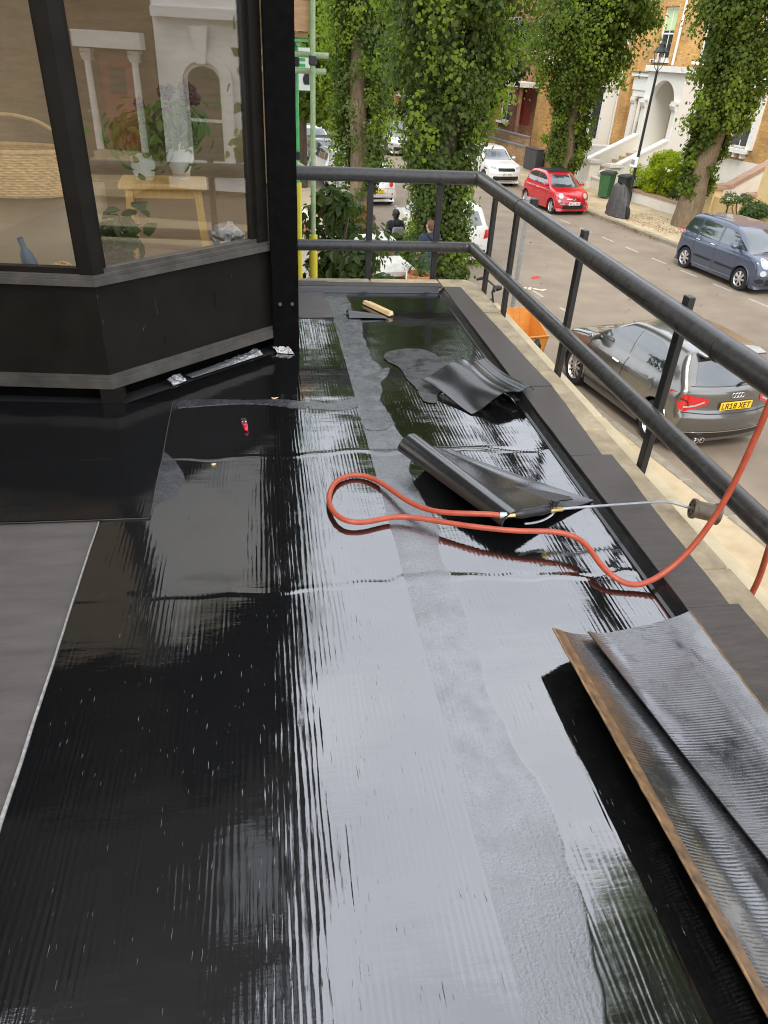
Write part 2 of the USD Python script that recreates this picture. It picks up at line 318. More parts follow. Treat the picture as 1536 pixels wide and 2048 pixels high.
def membrane(name, lap=None, base=.0022, rough=.05, ior=2.75, rib=.00032, dull=None):
    """torched bitumen: gloss film over a finely ribbed sheet with cross ripples, two low ridges and grit; lap = (x of the seam, width) of a duller bleed band along y"""
    n = {'g': ('geometry', {}), 's': ('separate_xyz', {}),
         'mw': ('mapping', {'scale': (1., .07, 1.)}), 'w': ('wave_texture', {'wave_type': 'bands', 'bands_direction': 'x', 'scale': 20., 'distortion': 5.5, 'detail': 4., 'detail_scale': 1.1}),
         'm1': ('mapping', {'scale': (26., 5., 1.)}), 'n1': ('noise_texture', {'scale': 1., 'detail': 3., 'roughness': .55}), 'n4': ('noise_texture', {'scale': 3.2, 'detail': 6., 'roughness': .65}),
         'a1': ('map_range', {'from_min': .35, 'from_max': .68, 'to_min': .05, 'to_max': 1., 'clamp': True}), 'a4': ('map_range', {'from_min': .36, 'from_max': .60, 'to_min': .25, 'to_max': 1., 'clamp': True}),
         'h1': ('math', {'math_type': 'multiply'}), 'h2': ('math', {'math_type': 'multiply'}),
         'm2': ('mapping', {'scale': (2.4, 3.4, 1.)}), 'n2': ('noise_texture', {'scale': 1., 'detail': 2., 'roughness': .5}),
         'm3': ('mapping', {'scale': (7., 34., 1.)}), 'n3': ('noise_texture', {'scale': 1., 'detail': 4., 'roughness': .6}),
         'm5': ('mapping', {'scale': (210., 16., 1.)}), 'n5': ('noise_texture', {'scale': 1., 'detail': 2., 'roughness': .5}), 'a5': ('map_range', {'from_min': .70, 'from_max': .80, 'to_min': 0., 'to_max': 1., 'clamp': True}),
         'n6': ('noise_texture', {'scale': 420., 'detail': 2.}),
         'wy': ('math', {'math_type': 'multiply_add', 'value2': .16}),
         'b1': ('bump', {'distance': rib}), 'b2': ('bump', {'distance': .005}), 'b3': ('bump', {'distance': .00035}), 'b5': ('bump', {'distance': .0003}), 'b6': ('bump', {'distance': .00003}), 'b7': ('bump', {'distance': .0016}),
         'rr': ('map_range', {'from_min': .35, 'from_max': .75, 'to_min': rough * .7, 'to_max': rough * 1.9, 'clamp': True}),
         'p': ('principled_bsdf', {'base_color': (base, base * 1.02, base * 1.05), 'ior': ior})}
    l = [('g.position', 's.vector'), ('g.position', 'mw.vector'), ('mw.vector', 'w.vector'), ('g.position', 'm1.vector'), ('m1.vector', 'n1.vector'), ('g.position', 'n4.vector'), ('n1.fac', 'a1.value'), ('n4.fac', 'a4.value'),
         ('w.fac', 'h1.value1'), ('a1.result', 'h1.value2'), ('h1.value', 'h2.value1'), ('a4.result', 'h2.value2'), ('g.position', 'm2.vector'), ('m2.vector', 'n2.vector'), ('g.position', 'm3.vector'), ('m3.vector', 'n3.vector'),
         ('g.position', 'm5.vector'), ('m5.vector', 'n5.vector'), ('n5.fac', 'a5.value'), ('g.position', 'n6.vector'),
         ('n2.fac', 'b2.height'), ('n3.fac', 'b3.height'), ('h2.value', 'b1.height'), ('a5.result', 'b5.height'), ('n6.fac', 'b6.height'),
         ('b2.normal', 'b3.normal'), ('b3.normal', 'b1.normal'), ('b1.normal', 'b5.normal'), ('b5.normal', 'b6.normal'), ('n2.fac', 'wy.value1'), ('s.y', 'wy.value3'), ('n4.fac', 'rr.value')]
    for k, y0 in enumerate((1.91, 2.83)):
        n |= {f'd{k}': ('math', {'math_type': 'subtract', 'value2': y0}), f'e{k}': ('math', {'math_type': 'absolute'}), f'f{k}': ('map_range', {'range_type': 'smoothstep', 'from_min': 0., 'from_max': .03, 'to_min': 1., 'to_max': 0., 'clamp': True})}
        l += [('wy.value', f'd{k}.value1'), (f'd{k}.value', f'e{k}.value1'), (f'e{k}.value', f'f{k}.value')]
    n['rs'] = ('math', {'math_type': 'add'}); l += [('f0.result', 'rs.value1'), ('f1.result', 'rs.value2'), ('rs.value', 'b7.height'), ('b6.normal', 'b7.normal')]
    out, ro = 'b7.normal', 'rr.result'
    if lap or dull:
        x0, w = lap or (0, 99.)
        n |= {'ml': ('mapping', {'scale': (1., 1.0, 1.)}), 'nl': ('noise_texture', {'scale': 1.7, 'detail': 3., 'roughness': .5}), 'wob': ('map_range', {'from_min': .25, 'from_max': .75, 'to_min': -.055, 'to_max': .055}),
              'ax': ('math', {'math_type': 'add'}), 'mk': ('map_range', {'range_type': 'smoothstep', 'from_min': x0 + w - .006, 'from_max': x0 + w + .006, 'to_min': 1., 'to_max': 0., 'clamp': True}),
              'n9': ('noise_texture', {'scale': 11., 'detail': 6., 'roughness': .7}), 'r9': ('map_range', {'from_min': .35, 'from_max': .7, 'to_min': .17, 'to_max': .42, 'clamp': True}), 'mr': ('mix_float', {}), 'mc': ('mix', {'color1': (base,) * 3, 'color2': (.012, .013, .015)}),
              'nb': ('noise_texture', {'scale': 170., 'detail': 3., 'roughness': .6}), 'bb': ('bump', {'distance': .0009}), 'hm': ('math', {'math_type': 'multiply'})}
        l += [('g.position', 'ml.vector'), ('ml.vector', 'nl.vector'), ('nl.fac', 'wob.value'), ('s.x', 'ax.value1'), ('wob.result', 'ax.value2'), ('ax.value', 'mk.value'), ('g.position', 'n9.vector'), ('n9.fac', 'r9.value'), ('r9.result', 'mr.b'),
              ('mk.result', 'mr.fac'), (ro, 'mr.a'), ('mk.result', 'mc.fac'), ('mc.color', 'p.base_color'), ('g.position', 'nb.vector'), ('nb.fac', 'hm.value1'), ('mk.result', 'hm.value2'), ('hm.value', 'bb.height'), (out, 'bb.normal')]
        out, ro = 'bb.normal', 'mr.result'
    l += [(out, 'p.normal'), (ro, 'p.roughness')]
    look(name, n, l)
membrane('felt_gloss')
membrane('felt_gloss_lap', lap=(.42, .17))
membrane('felt_patch', base=.003, rough=.09, rib=.0002, ior=1.5)
membrane('felt_bleed', dull=True, ior=2.6)
mat('felt_dry', (.070, .063, .058), .66, nz=3.5, col2=(.104, .093, .086), bump=.0004, bscale=40, stretch=(1, 5, 1), detail=9.)
mat('felt_matt', (.020, .019, .019), .5, nz=4, col2=(.036, .034, .033), bump=.0005, bscale=14, stretch=(2, 20, 2), rvar=.1)
mat('felt_flash', (.040, .035, .031), .52, nz=6, col2=(.082, .072, .064), bump=.0008, bscale=12, stretch=(2, 12, 2), rvar=.12, detail=8., spec=.35)
mat('felt_upstand', (.005, .005, .005), .2, nz=8, amt=.3, bump=.0012, bscale=25, ior=1.6)
mat('felt_offcut_smooth', (.006, .006, .006), .17, nz=8, amt=.3, bump=.0004, bscale=12, stretch=(16, 2, 2), ior=1.75)
mat('felt_roll', (.008, .008, .008), .17, nz=8, amt=.3, bump=.0003, bscale=12, stretch=(2, 14, 2), ior=2.0)
mat('felt_dry_dark', (.012, .012, .012), .34, nz=6, col2=(.022, .022, .022), bump=.0012, bscale=9, stretch=(5, 22, 1), ior=1.7)
mat('felt_edge', (.07, .045, .025), .8, nz=22, col2=(.34, .20, .09))
mat('felt_band', (.008, .007, .006), .35, nz=34, col2=(.20, .11, .045), detail=6., ior=1.7)
mat('felt_under', (.010, .010, .010), .9)
mat('selvedge', (.40, .39, .37), .6, nz=60, col2=(.20, .19, .18))
def ribbed(name, base, rough, ior, lam, axis, dist, dist2, col2=None):
    sc = 2 * PI / (20 * lam); k = 'x' if axis == 0 else 'y'; st = (1., .12, 1.) if axis == 0 else (.12, 1., 1.)
    look(name, {'g': ('geometry', {}), 'mw': ('mapping', {'scale': st}), 'w': ('wave_texture', {'bands_direction': k, 'scale': sc, 'distortion': 4.0, 'detail': 3., 'detail_scale': 1.2}), 'n': ('noise_texture', {'scale': 9., 'detail': 6., 'roughness': .65}), 'a': ('map_range', {'from_min': .38, 'from_max': .62, 'to_min': .1, 'to_max': 1., 'clamp': True}), 'h': ('math', {'math_type': 'multiply'}),
        'b': ('bump', {'distance': dist}), 'b2': ('bump', {'distance': dist2}), 'n2': ('noise_texture', {'scale': 260., 'detail': 3.}), 'r': ('map_range', {'from_min': .35, 'from_max': .7, 'to_min': rough * .6, 'to_max': rough * 1.7, 'clamp': True}), 'p': ('principled_bsdf', {'base_color': base, 'ior': ior})},
        [('g.position', 'mw.vector'), ('mw.vector', 'w.vector'), ('g.position', 'n.vector'), ('n.fac', 'a.value'), ('w.fac', 'h.value1'), ('a.result', 'h.value2'), ('h.value', 'b.height'), ('g.position', 'n2.vector'), ('n2.fac', 'b2.height'), ('b.normal', 'b2.normal'), ('b2.normal', 'p.normal'), ('n.fac', 'r.value'), ('r.result', 'p.roughness')])
ribbed('felt_offcut', (.010, .010, .011), .19, 2.6, .0085, 1, .00045, .00008)
ribbed('felt_scrap', (.012, .012, .012), .30, 1.75, .011, 1, .0010, .0002)
# ================================================================ flat roof
def noisy_edge(a, b, amp, step=.04, seed=0, freq=9.):
    """a 2d polyline from a to b with a hand-cut wander"""
    a, b = np.array(a, float), np.array(b, float); L = np.linalg.norm(b - a); n = max(2, int(L / step)); t = np.linspace(0, 1, n)
    p = a + (b - a) * t[:, None]; nn = np.array([-(b - a)[1], (b - a)[0]]) / L
    w = (meshkit.fbm(np.c_[t * L * freq, t * 0 + seed * 7.3, t * 0], 3, seed) - .5) * 2 * amp; w[0] = w[-1] = 0
    return p + nn * w[:, None]
roof = thing('flat_roof', None, None, kind='structure')
obj('roof_deck', bx(-4, 1.31, -2.5, 5.22, -.35, -.012), 'felt_under', roof)
def felt(poly, z, th, material, name='felt_sheet', **kw):
    return obj(name, prism(poly, z - th, z), material, roof, **kw)
# main glossy sheet: laps over the next one at x = .42
felt(np.vstack([[(-.63, -2.4), (.42, -2.4)], noisy_edge((.42, -2.3), (.43, 4.60), .004, seed=1), [(.30, 4.60), (.18, 4.60), (.18, 3.97), (.04, 3.97), (-.74, 3.26), (-3, 3.5), (-3, 2.30), (-.63, 2.30)]]), 0., .004, 'felt_gloss', label='long glossy wet-looking felt sheet down the middle of the roof')
felt([(.40, -2.4), (1.275, -2.4), (1.275, 5.19), (.40, 5.19)], -.0042, .004, 'felt_gloss_lap', label='glossy felt sheet along the parapet with a matt bleed band')
felt(np.vstack([noisy_edge((.18, 4.585), (.44, 4.60), .006, seed=3), noisy_edge((.44, 4.61), (.41, 5.19), .004, seed=4), [(.18, 5.19)]]), .0045, .004, 'felt_dry', label='dull grey dry felt square at the far end beside the bay post')
felt(np.vstack([[(-3, 2.285)], noisy_edge((-.95, 2.283), (-.455, 2.275), .004, seed=5), noisy_edge((-.455, 2.29), (-.468, 3.31), .004, seed=6), noisy_edge((-.47, 3.31), (-.70, 3.29), .003, seed=8), [(-3, 3.5)]]), .0048, .0045, 'felt_patch', label='dark felt patch against the foot of the bay')
felt(np.vstack([[(-3, 2.286)], noisy_edge((-.95, 2.288), (-.458, 2.280), .003, seed=15), noisy_edge((-.458, 2.33), (-.95, 2.338), .003, seed=16), [(-3, 2.338)]]), .0075, .0026, 'felt_patch', name='lap_band')
for P in (noisy_edge((-.456, 2.29), (-.469, 3.30), .003, seed=6), noisy_edge((-1.6, 2.283), (-.458, 2.277), .003, seed=5)): obj('cut_edge', tube(np.c_[P, np.full(len(P), .0052)], .0016, 5), 'bay_trim', roof)
bl = [(.02, 0), (.075, .05), (.10, .14), (.085, .21), (.05, .30), (.01, .37)]
felt(np.vstack([[(-.462, 2.34)], [(-.45 + dx, 2.40 + dy) for dx, dy in bl], [(-.462, 2.80)]]), .0022, .002, 'felt_bleed', name='bitumen_bleed')
felt([(-4, -2.4), (-.634, -2.4), (-.634, 2.284), (-4, 2.284)], -.003, .004, 'felt_dry', label='dull grey dry felt sheet at the left')
e = noisy_edge((-.634, .2), (-.636, 2.27), .003, seed=9); w = np.interp(e[:, 1], [.2, 1., 1.6, 2.27], [.0085, .008, .004, .002])
obj('selvedge', prism(np.vstack([np.c_[e[:, 0] - w * .5, e[:, 1]], np.c_[e[:, 0] + w * .5, e[:, 1]][::-1]]), -.004, .0045), 'selvedge', roof, label='pale cut edge of the middle felt sheet')
# dull smears and a strip of torn lap at the far side of the seam
def blot(ctrl, n=110, amp=.0035, seed=0): return spline(list(ctrl) + [ctrl[0]], n)[:-1] + np.random.default_rng(seed).normal(0, amp, (n - 1, 2)) * .6
felt(blot([(.435, 2.98), (.50, 2.96), (.57, 3.02), (.56, 3.2), (.535, 3.38), (.57, 3.50), (.655, 3.66), (.665, 3.74), (.61, 3.70), (.55, 3.64), (.535, 3.80), (.56, 4.05), (.53, 4.3), (.55, 4.62), (.50, 4.86), (.45, 4.88), (.44, 4.4), (.435, 3.6)]), -.0015, .0024, 'felt_bleed', name='bitumen_bleed')
felt(blot([(.19, 3.20), (.30, 3.185), (.42, 3.22), (.425, 3.32), (.32, 3.27), (.20, 3.29)]), .002, .0018, 'felt_bleed', name='bitumen_bleed')
felt(blot([(-.44, 3.24), (-.2, 3.27), (.05, 3.24), (.17, 3.21), (.17, 3.27), (-.1, 3.32), (-.44, 3.31)]), .002, .0018, 'felt_bleed', name='bitumen_bleed')
# upstand with angle fillet, far end and street side
up = MB(); UP = [(.0, 0), (.012, .004), (.034, .022), (.040, .034), (.052, .034), (.052, -.02), (.0, -.02)]
up.add(prism(UP, 0, 7.6), xf(np.array([[1, 0, 0], [0, 0, -1], [0, 1, 0]]), (1.260, 5.20, 0)))
obj('upstand', up, 'felt_upstand', roof, label='black upstand along the street side')
up2 = MB(); up2.add(prism(UP, 0, 1.10), xf(np.array([[0, 0, 1], [1, 0, 0], [0, 1, 0]]), (.17, 5.170, 0)))
obj('upstand', up2, 'felt_upstand', roof, label='black upstand along the far end')
ed = [(-2.4, 1.58, 1.455, 1.490, 31), (1.575, 2.595, 1.455, 1.493, 32), (2.60, 3.355, 1.448, 1.490, 33), (3.36, 5.205, 1.490, 1.435, 34)]
for k, (y0, y1, xa, xb, sd) in enumerate(ed):
    P = np.vstack([noisy_edge((1.302, y1), (1.302, y0), .003, seed=sd + 3, freq=6), noisy_edge((xa, y0), (xb, y1), .006, seed=sd, freq=6), noisy_edge((xb, y1), (1.303, y1), .006, seed=sd + 9)])
    felt(P, .0375 + .0012 * (k % 2), .005, 'felt_flash', 'flashing')
felt(np.vstack([[(.18, 5.212)], [(1.298, 5.212)], noisy_edge((1.298, 5.300), (.45, 5.310), .006, seed=41, freq=5), [(.44, 5.335), (.18, 5.34)]]), .038, .005, 'felt_flash', 'flashing')
# coping stones and the cornice ledge below them
js = [-2.4, -.58, .63, 1.78, 2.86, 3.60, 4.63]
for a, b in zip(js[:-1], js[1:]): obj('coping_stone', bx(1.312, 1.586 + rng.uniform(-.005, .004), a + .003, b - .003, -.14, .0315 + rng.uniform(-.003, 0), .009), 'coping', roof)
obj('coping_stone', prism([(1.312, 4.633), (1.585, 4.633), (1.585, 5.32), (1.53, 5.425), (1.312, 5.435)], -.14, .0315), 'coping', roof)
for a, b in ((.17, .78), (.78, 1.31)): obj('coping_stone', bx(a + .003, b - .003, 5.222, 5.435, -.14, .031, .009), 'coping', roof)
js = [-2.4, -.3, .7, 1.62, 2.55, 3.4, 4.4, 5.5]
for a, b in zip(js[:-1], js[1:]): obj('ledge_stone', bx(1.57, 1.85 + rng.uniform(-.01, .01), a + .003, b - .003, -.34, -.165 + rng.uniform(-.004, .004), .012), 'ledge', roof)
obj('front_wall', bx(.2, 1.62, -2.4, 5.4, GZ - .05, -.345), 'brick_stock', roof)
def crumb(x, y, s, material, name, label, cat, sh=(1, .6, .5)):
    m = trimesh.creation.icosphere(1, s); m.vertices *= np.array(sh); m.vertices += (meshkit.noise(m.vertices * 60 + 3, 4)[:, None] - .5) * s * .8
    m.apply_translation((x, y, s * sh[2] * .8)); tag(obj(name, m, material), label, cat)
crumb(-.246, 2.67, .010, 'timber', 'wood_chip', 'tiny pale chip of wood on the glossy felt near the dark patch', 'wood chip')
crumb(.02, 3.33, .011, 'timber', 'wood_chip', 'pale sliver lying on the felt below the bay post', 'wood chip', (1.6, .5, .3))
# ================================================================ the house with the bay
house = thing('terraced_house', 'black painted timber bay with large panes and a heavy black corner post', 'house')
def slab(A, B, z0, z1, d0, d1, ext=0.):
    A, B = np.array(A, float), np.array(B, float); d = (B - A) / np.linalg.norm(B - A); n = np.array([d[1], -d[0]]); A = A - d * ext; B = B + d * ext
    q = [A + n * d0, B + n * d0, B + n * d1, A + n * d1]
    m = trimesh.convex.convex_hull(np.array([(*p, z) for z in (z0, z1) for p in q])); return m
def part_of(A, B, s0, s1):
    A, B = np.array(A, float), np.array(B, float); d = (B - A) / np.linalg.norm(B - A); return A + d * s0, A + d * s1
A0, C0, E0 = (-3.0, 3.575), (-.75, 3.33), (.04, 4.06)
n1 = np.array([-.108, -.994]); n2 = np.array([.679, -.734])
def mitre(d):      # point offset outward by d at the corner
    a = np.array([n1, n2]); b = np.array([n1 @ np.array(C0) + d, n2 @ np.array(C0) + d]); return np.linalg.solve(a, b)
def strip(name, material, z0, z1, d0, d1, **kw):
    ci, co = mitre(d0), mitre(d1)
    Ai, Ao = np.array(A0) + n1 * d0, np.array(A0) + n1 * d1; Ei, Eo = np.array(E0) + n2 * d0, np.array(E0) + n2 * d1
    for k, q in enumerate(([Ai, ci, co, Ao], [ci, Ei, Eo, co])):
        obj(name, trimesh.convex.convex_hull(np.array([(*p, z) for z in (z0, z1) for p in q])), material, house)
strip('plinth', 'bay_post', -.02, .075, -.14, -.06)
strip('bay_panel', 'bay_paint', .13, .555, -.06, 0.)
strip('sill_board', 'bay_trim', .08, .122, -.07, .042)
strip('sill_slope', 'bay_trim', .1225, .1345, -.02, .030)
strip('window_sill', 'bay_trim', .556, .582, -.07, .026)
strip('window_sill', 'bay_trim', .583, .600, -.07, .012)
strip('head_board', 'bay_post', 1.82, 2.02, -.09, .02)
strip('fascia', 'bay_post', 2.022, 3.35, -.06, .005)
obj('corner_block', bx(-.80, -.70, 3.30, 3.40, 0., .078), 'bay_paint', house)
# frames round the two panes
L1 = np.linalg.norm(np.array(C0) - A0); L2 = np.linalg.norm(np.array(E0) - C0)
def stile(A, B, s0, s1, z0, z1, d0, d1, name='frame', m='bay_paint', parent=None):
    a, b = part_of(A, B, s0, s1); return obj(name, slab(a, b, z0, z1, d0, d1), m, parent or house)
co, ci = mitre(.004), mitre(-.09)
obj('corner_mullion', trimesh.convex.convex_hull(np.array([(*p, z) for z in (.60, 1.82) for p in (co, part_of(A0, C0, L1 - .055, L1)[0] + n1 * .004, part_of(A0, C0, L1 - .055, L1)[0] - n1 * .07, ci, part_of(C0, E0, .055, L2)[0] - n2 * .07, part_of(C0, E0, .055, L2)[0] + n2 * .004)])), 'bay_paint', house)
wl = thing('window', None, None, parent=house); wr = thing('window', None, None, parent=house)
stile(A0, C0, 1.1, L1 - .055, .60, .625, -.05, -.01, parent=wl); stile(A0, C0, 1.1, L1 - .055, 1.78, 1.82, -.05, -.01, parent=wl); stile(A0, C0, 1.06, 1.12, .60, 1.82, -.05, .0, parent=wl)
obj('pane', slab(*part_of(A0, C0, 1.12, L1 - .053), .624, 1.781, -.032, -.028), 'pane', wl)
stile(A0, C0, L1 - .068, L1 - .055, .6255, 1.78, -.05, -.012, parent=wl)
stile(C0, E0, .055, L2 - .03, .60, .618, -.05, -.008, parent=wr, m='bay_trim'); stile(C0, E0, .055, L2 - .03, 1.78, 1.82, -.05, -.01, parent=wr)
stile(C0, E0, .055, .078, .6185, 1.78, -.05, -.012, parent=wr); stile(C0, E0, L2 - .10, L2 - .03, .60, 1.82, -.06, .006, parent=wr); stile(C0, E0, L2 - .125, L2 - .10, .6185, 1.78, -.05, -.014, parent=wr)
obj('pane', slab(*part_of(C0, E0, .077, L2 - .124), .617, 1.781, -.032, -.028), 'pane', wr)
post = obj('corner_post', bx(.030, .178, 3.99, 4.16, .0, 9.0, .006), 'bay_post', house)
for x, z in ((.075, .275), (.142, .277)): obj('bolt', cyl((x, 3.992, z), (x, 3.978, z), .011, .008, 8), 'bay_trim', post)
# walls of the house: left part of the facade, storeys above, street side with its windows
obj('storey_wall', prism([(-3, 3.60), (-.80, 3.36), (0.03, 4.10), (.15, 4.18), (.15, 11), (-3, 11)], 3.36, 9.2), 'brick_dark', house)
obj('front_wall', bx(.03, .15, 7.5, 11, -3.4, 3.36), 'brick_brown', house)
obj('front_wall', bx(.03, .15, 4.16, 7.5, -3.4, .36), 'bay_paint', house); obj('front_wall', bx(.03, .15, 4.16, 7.5, 2.70, 3.36), 'bay_paint', house)
fw = thing('window', None, None, parent=house); obj('frame', bx(.04, .12, 5.80, 5.85, .36, 2.7), 'bay_paint', fw); obj('pane', bx(.07, .075, 4.16, 5.80, .36, 2.7), 'pane', fw); obj('pane', bx(.07, .075, 5.85, 7.5, .36, 2.7), 'pane', fw)
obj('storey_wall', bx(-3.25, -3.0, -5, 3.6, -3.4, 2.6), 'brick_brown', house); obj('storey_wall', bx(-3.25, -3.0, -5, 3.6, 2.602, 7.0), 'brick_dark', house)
for z0 in (4.2, 7.0):
    for s0, s1, A, B in ((.45, 1.55, (-.80, 3.36), (.03, 4.10)),):
        if s1 > 1.1 and A[0] > -1: s0, s1 = .34, .86
        w = thing('window', None, None, parent=house); a, b = part_of(A, B, s0, s1)
        obj('frame', slab(a, b, z0, z0 + 1.7, -.02, .03), 'bay_trim', w); obj('pane', slab(*part_of(A, B, s0 + .07, s1 - .07), z0 + .08, z0 + 1.62, .025, .036), 'house_pane', w)
# white down pipe and door on the wall behind the camera, seen only as reflections
obj('downpipe', cyl((-2.93, 1.4, -3), (-2.93, 1.4, 6.8), .045), 'window_white', house)
# the room behind the panes
obj('room_floor', prism([(-2.9, 3.7), (-.76, 3.45), (-.02, 4.10), (.02, 4.2), (.02, 7.5), (-2.9, 7.5)], .20, .345), 'room_floor', house)
obj('room_wall', bx(-2.98, -2.9, 3.7, 7.5, .2, .5), 'room_wall', house); obj('room_wall', bx(-2.98, -2.9, 3.7, 7.5, 2.6, 3.3), 'room_wall', house); sw = thing('window', None, None, parent=house); obj('frame', bx(-2.97, -2.91, 5.55, 5.62, .5, 2.6), 'window_white', sw); obj('pane', bx(-2.945, -2.94, 3.7, 5.55, .5, 2.6), 'pane', sw); obj('pane', bx(-2.945, -2.94, 5.62, 7.5, .5, 2.6), 'pane', sw); obj('room_wall', bx(-2.9, .02, 7.5, 7.58, .2, 3.3), 'room_wall', house)
obj('room_ceiling', prism([(-2.9, 3.7), (-.80, 3.47), (-.04, 4.13), (.02, 4.2), (.02, 7.5), (-2.9, 7.5)], 2.75, 2.8), 'room_white', house)
# crumpled metal flashing along the foot of the bay
ff = thing('foil_flashing', 'crumpled shiny metal strip squeezed out under the bay beside the post', 'metal flashing')
def foil(a, b, h0, h1, seed, n=60, m=7, name='strip'):
    a, b = np.array([*a, 0.]), np.array([*b, 0.]); t = np.linspace(0, 1, n); s = np.linspace(0, 1, m); h = h0 + (h1 - h0) * t ** 1.6
    P = a + (b - a) * t[:, None, None] + np.zeros((n, m, 3)); P[..., 2] += .004 + s * h[:, None]; P[..., :2] += (n2 * -1)[None, None] * (s ** 1.2)[None, :, None] * .05
    q = P * np.array([60, 60, 80]); P[..., 2] += (meshkit.fbm(q, 3, seed) - .5) * h[:, None] * .9 * (s > 0); P[..., :2] += ((meshkit.fbm(q, 3, seed + 5) - .5) * h[:, None] * .9 * (s > 0))[..., None] * n2
    return obj(name, sheet(P, .001), 'foil', ff)
foil((-.40, 3.60), (-.03, 3.93), .002, .026, 3, 110, 9); foil((.055, 3.955), (.150, 3.935), .028, .030, 7, 30); foil((-.485, 3.50), (-.425, 3.565), .022, .024, 11, 24)
# ================================================================ things in the room
st = thing('wooden_stool', 'pale wooden stool with splayed legs behind the right pane', 'stool', (-.56, 4.62, .345), 4)
obj('seat', bx(-.24, .24, -.16, .16, .425, .455, .006), 'wood_light', st)
for sx in (-1, 1):
    for sy in (-1, 1):
        m = MB(); a = np.array([sx * .185, sy * .115, .425]); b = np.array([sx * .215, sy * .14, 0.])
        obj('leg', trimesh.convex.convex_hull(np.array([p + [i * .02, j * .02, 0] for p in (a, b) for i in (-1, 1) for j in (-1, 1)])), 'wood_light', st)
for sx in (-1, 1): obj('apron', bx(sx * .18 - .01, sx * .18 + .01, -.10, .10, .375, .424), 'wood_light', st)
for sy in (-1, 1): obj('apron', bx(-.165, .165, sy * .11 - .01, sy * .11 + .01, .375, .424), 'wood_light', st)
def leaf_shape(kind):
    if kind == 'ivy': p = np.array([(0, 0), (.32, .02), (.55, .34), (.34, .62), (0, 1.0), (-.34, .62), (-.55, .34), (-.32, .02)]); z = np.array([0, -.05, -.14, -.08, -.12, -.08, -.14, -.05])
    elif kind == 'oval': p = np.array([(0, 0), (.26, .3), (.24, .65), (0, 1.0), (-.24, .65), (-.26, .3)]); z = np.array([0, .06, .06, -.10, .06, .06])
    else: p = np.array([(0, 0), (.42, .45), (0, 1.0), (-.42, .45)]); z = np.array([0, .08, -.06, .08])
    n = len(p); f = np.array([(0, i, i + 1) for i in range(1, n - 1)]); return np.c_[p, z], f
def leaves(pos, up, size, kind='quad', seed=0, tilt=.6, droop=None):
    """many separate leaf faces; up = outward normals; the leaf tip hangs by droop"""
    r = np.random.default_rng(seed); n = len(pos); tv, tf = leaf_shape(kind); up = up + r.normal(0, tilt, (n, 3)); up /= np.linalg.norm(up, axis=1)[:, None] + 1e-9
    t = r.normal(0, 1, (n, 3)) if droop is None else np.array([0, 0, -1.]) + r.normal(0, droop, (n, 3))
    t -= up * (t * up).sum(1)[:, None]; t /= np.linalg.norm(t, axis=1)[:, None] + 1e-9; x = np.cross(t, up); s = size * r.uniform(.6, 1.35, n)
    V = pos[:, None] + s[:, None, None] * (tv[None, :, 0, None] * x[:, None] + tv[None, :, 1, None] * t[:, None] + tv[None, :, 2, None] * up[:, None])
    F = tf[None] + (np.arange(n) * len(tv))[:, None, None]; return V.reshape(-1, 3), F.reshape(-1, 3)
def pot_plant(loc, h, r0, r1, label, seed, dry, fl):
    t = thing('plant_pot', label, 'potted plant', loc, group=None); r = np.random.default_rng(seed)
    obj('pot', lathe([(0, 0), (r0 * .8, 0), (r0, .01), (r0 * 1.03, h * .18), (r1 * 1.02, h * .55), (r1, h), (r1 - .008, h), (r1 - .012, h * .85), (0, h * .85)], 28), 'ceramic', t, smooth=40)
    obj('pot_band', lathe([(r0 * 1.0 + .001, .012), (r0 * 1.035 + .001, h * .17)], 28), 'ceramic_band', t, smooth=True)
    n = 330; p = r.normal(0, 1, (n, 3)) * [.085, .065, .060] + [0, 0, h + .075]; obj('foliage', leaves(p, p - [0, 0, h], .062, 'oval', seed, .5, .8), 'houseplant_leaf', t, kind='stuff')
    st_ = MB()
    for k in range(26):
        a = r.uniform(0, 2 * PI); q = r.uniform(.04, .13); st_.tube([(0, 0, h * .8), (q * .4 * math.cos(a), q * .4 * math.sin(a), h + .07), (q * math.cos(a), q * math.sin(a), h + r.uniform(.06, .16))], .0012, 4)
    obj('stems', st_, 'houseplant_leaf', t)
    for k in range(dry):
        a = r.uniform(-.6, 2.2); q = r.uniform(.03, .18); c = np.array([q * math.cos(a), q * math.sin(a) * .5, h + .26 - q * .45 + r.uniform(-.02, .04)])
        m = trimesh.creation.icosphere(2, .028); m.vertices *= 1 + (meshkit.noise(m.vertices * 140, k)[:, None] - .5) * .9; m.apply_translation(c)
        obj('dried_flower', m, 'dried', t)
    return t
pot_plant((-.46, 4.66, .801), .20, .048, .076, 'taller pale pot with dark dried flowers, at the right on the stool', 3, 17, 0)
pot_plant((-.66, 4.60, .801), .145, .055, .066, 'shorter pale pot of green leaves, at the left on the stool', 5, 2, 0)
cb = thing('low_cabinet', 'plain beige low cabinet behind the left pane', 'cabinet', (-1.62, 4.12, .345))
obj('carcass', bx(-.75, .75, -.02, .40, 0, .45, .004), 'cabinet_beige', cb)
for k in range(2): obj('door', bx(-.74 + k * .75, -.005 + k * .75, -.04, -.021, .02, .44, .003), 'cabinet_beige', cb)
bk = thing('wicker_basket', 'woven wicker basket with a tall hoop handle behind the left pane', 'basket', (-1.20, 4.08, .797), 0)
def oval(z, k, n=48): a = np.linspace(0, 2 * PI, n); return np.c_[k * .27 * np.cos(a), k * .15 * np.sin(a), np.full(n, z)]
w = MB()
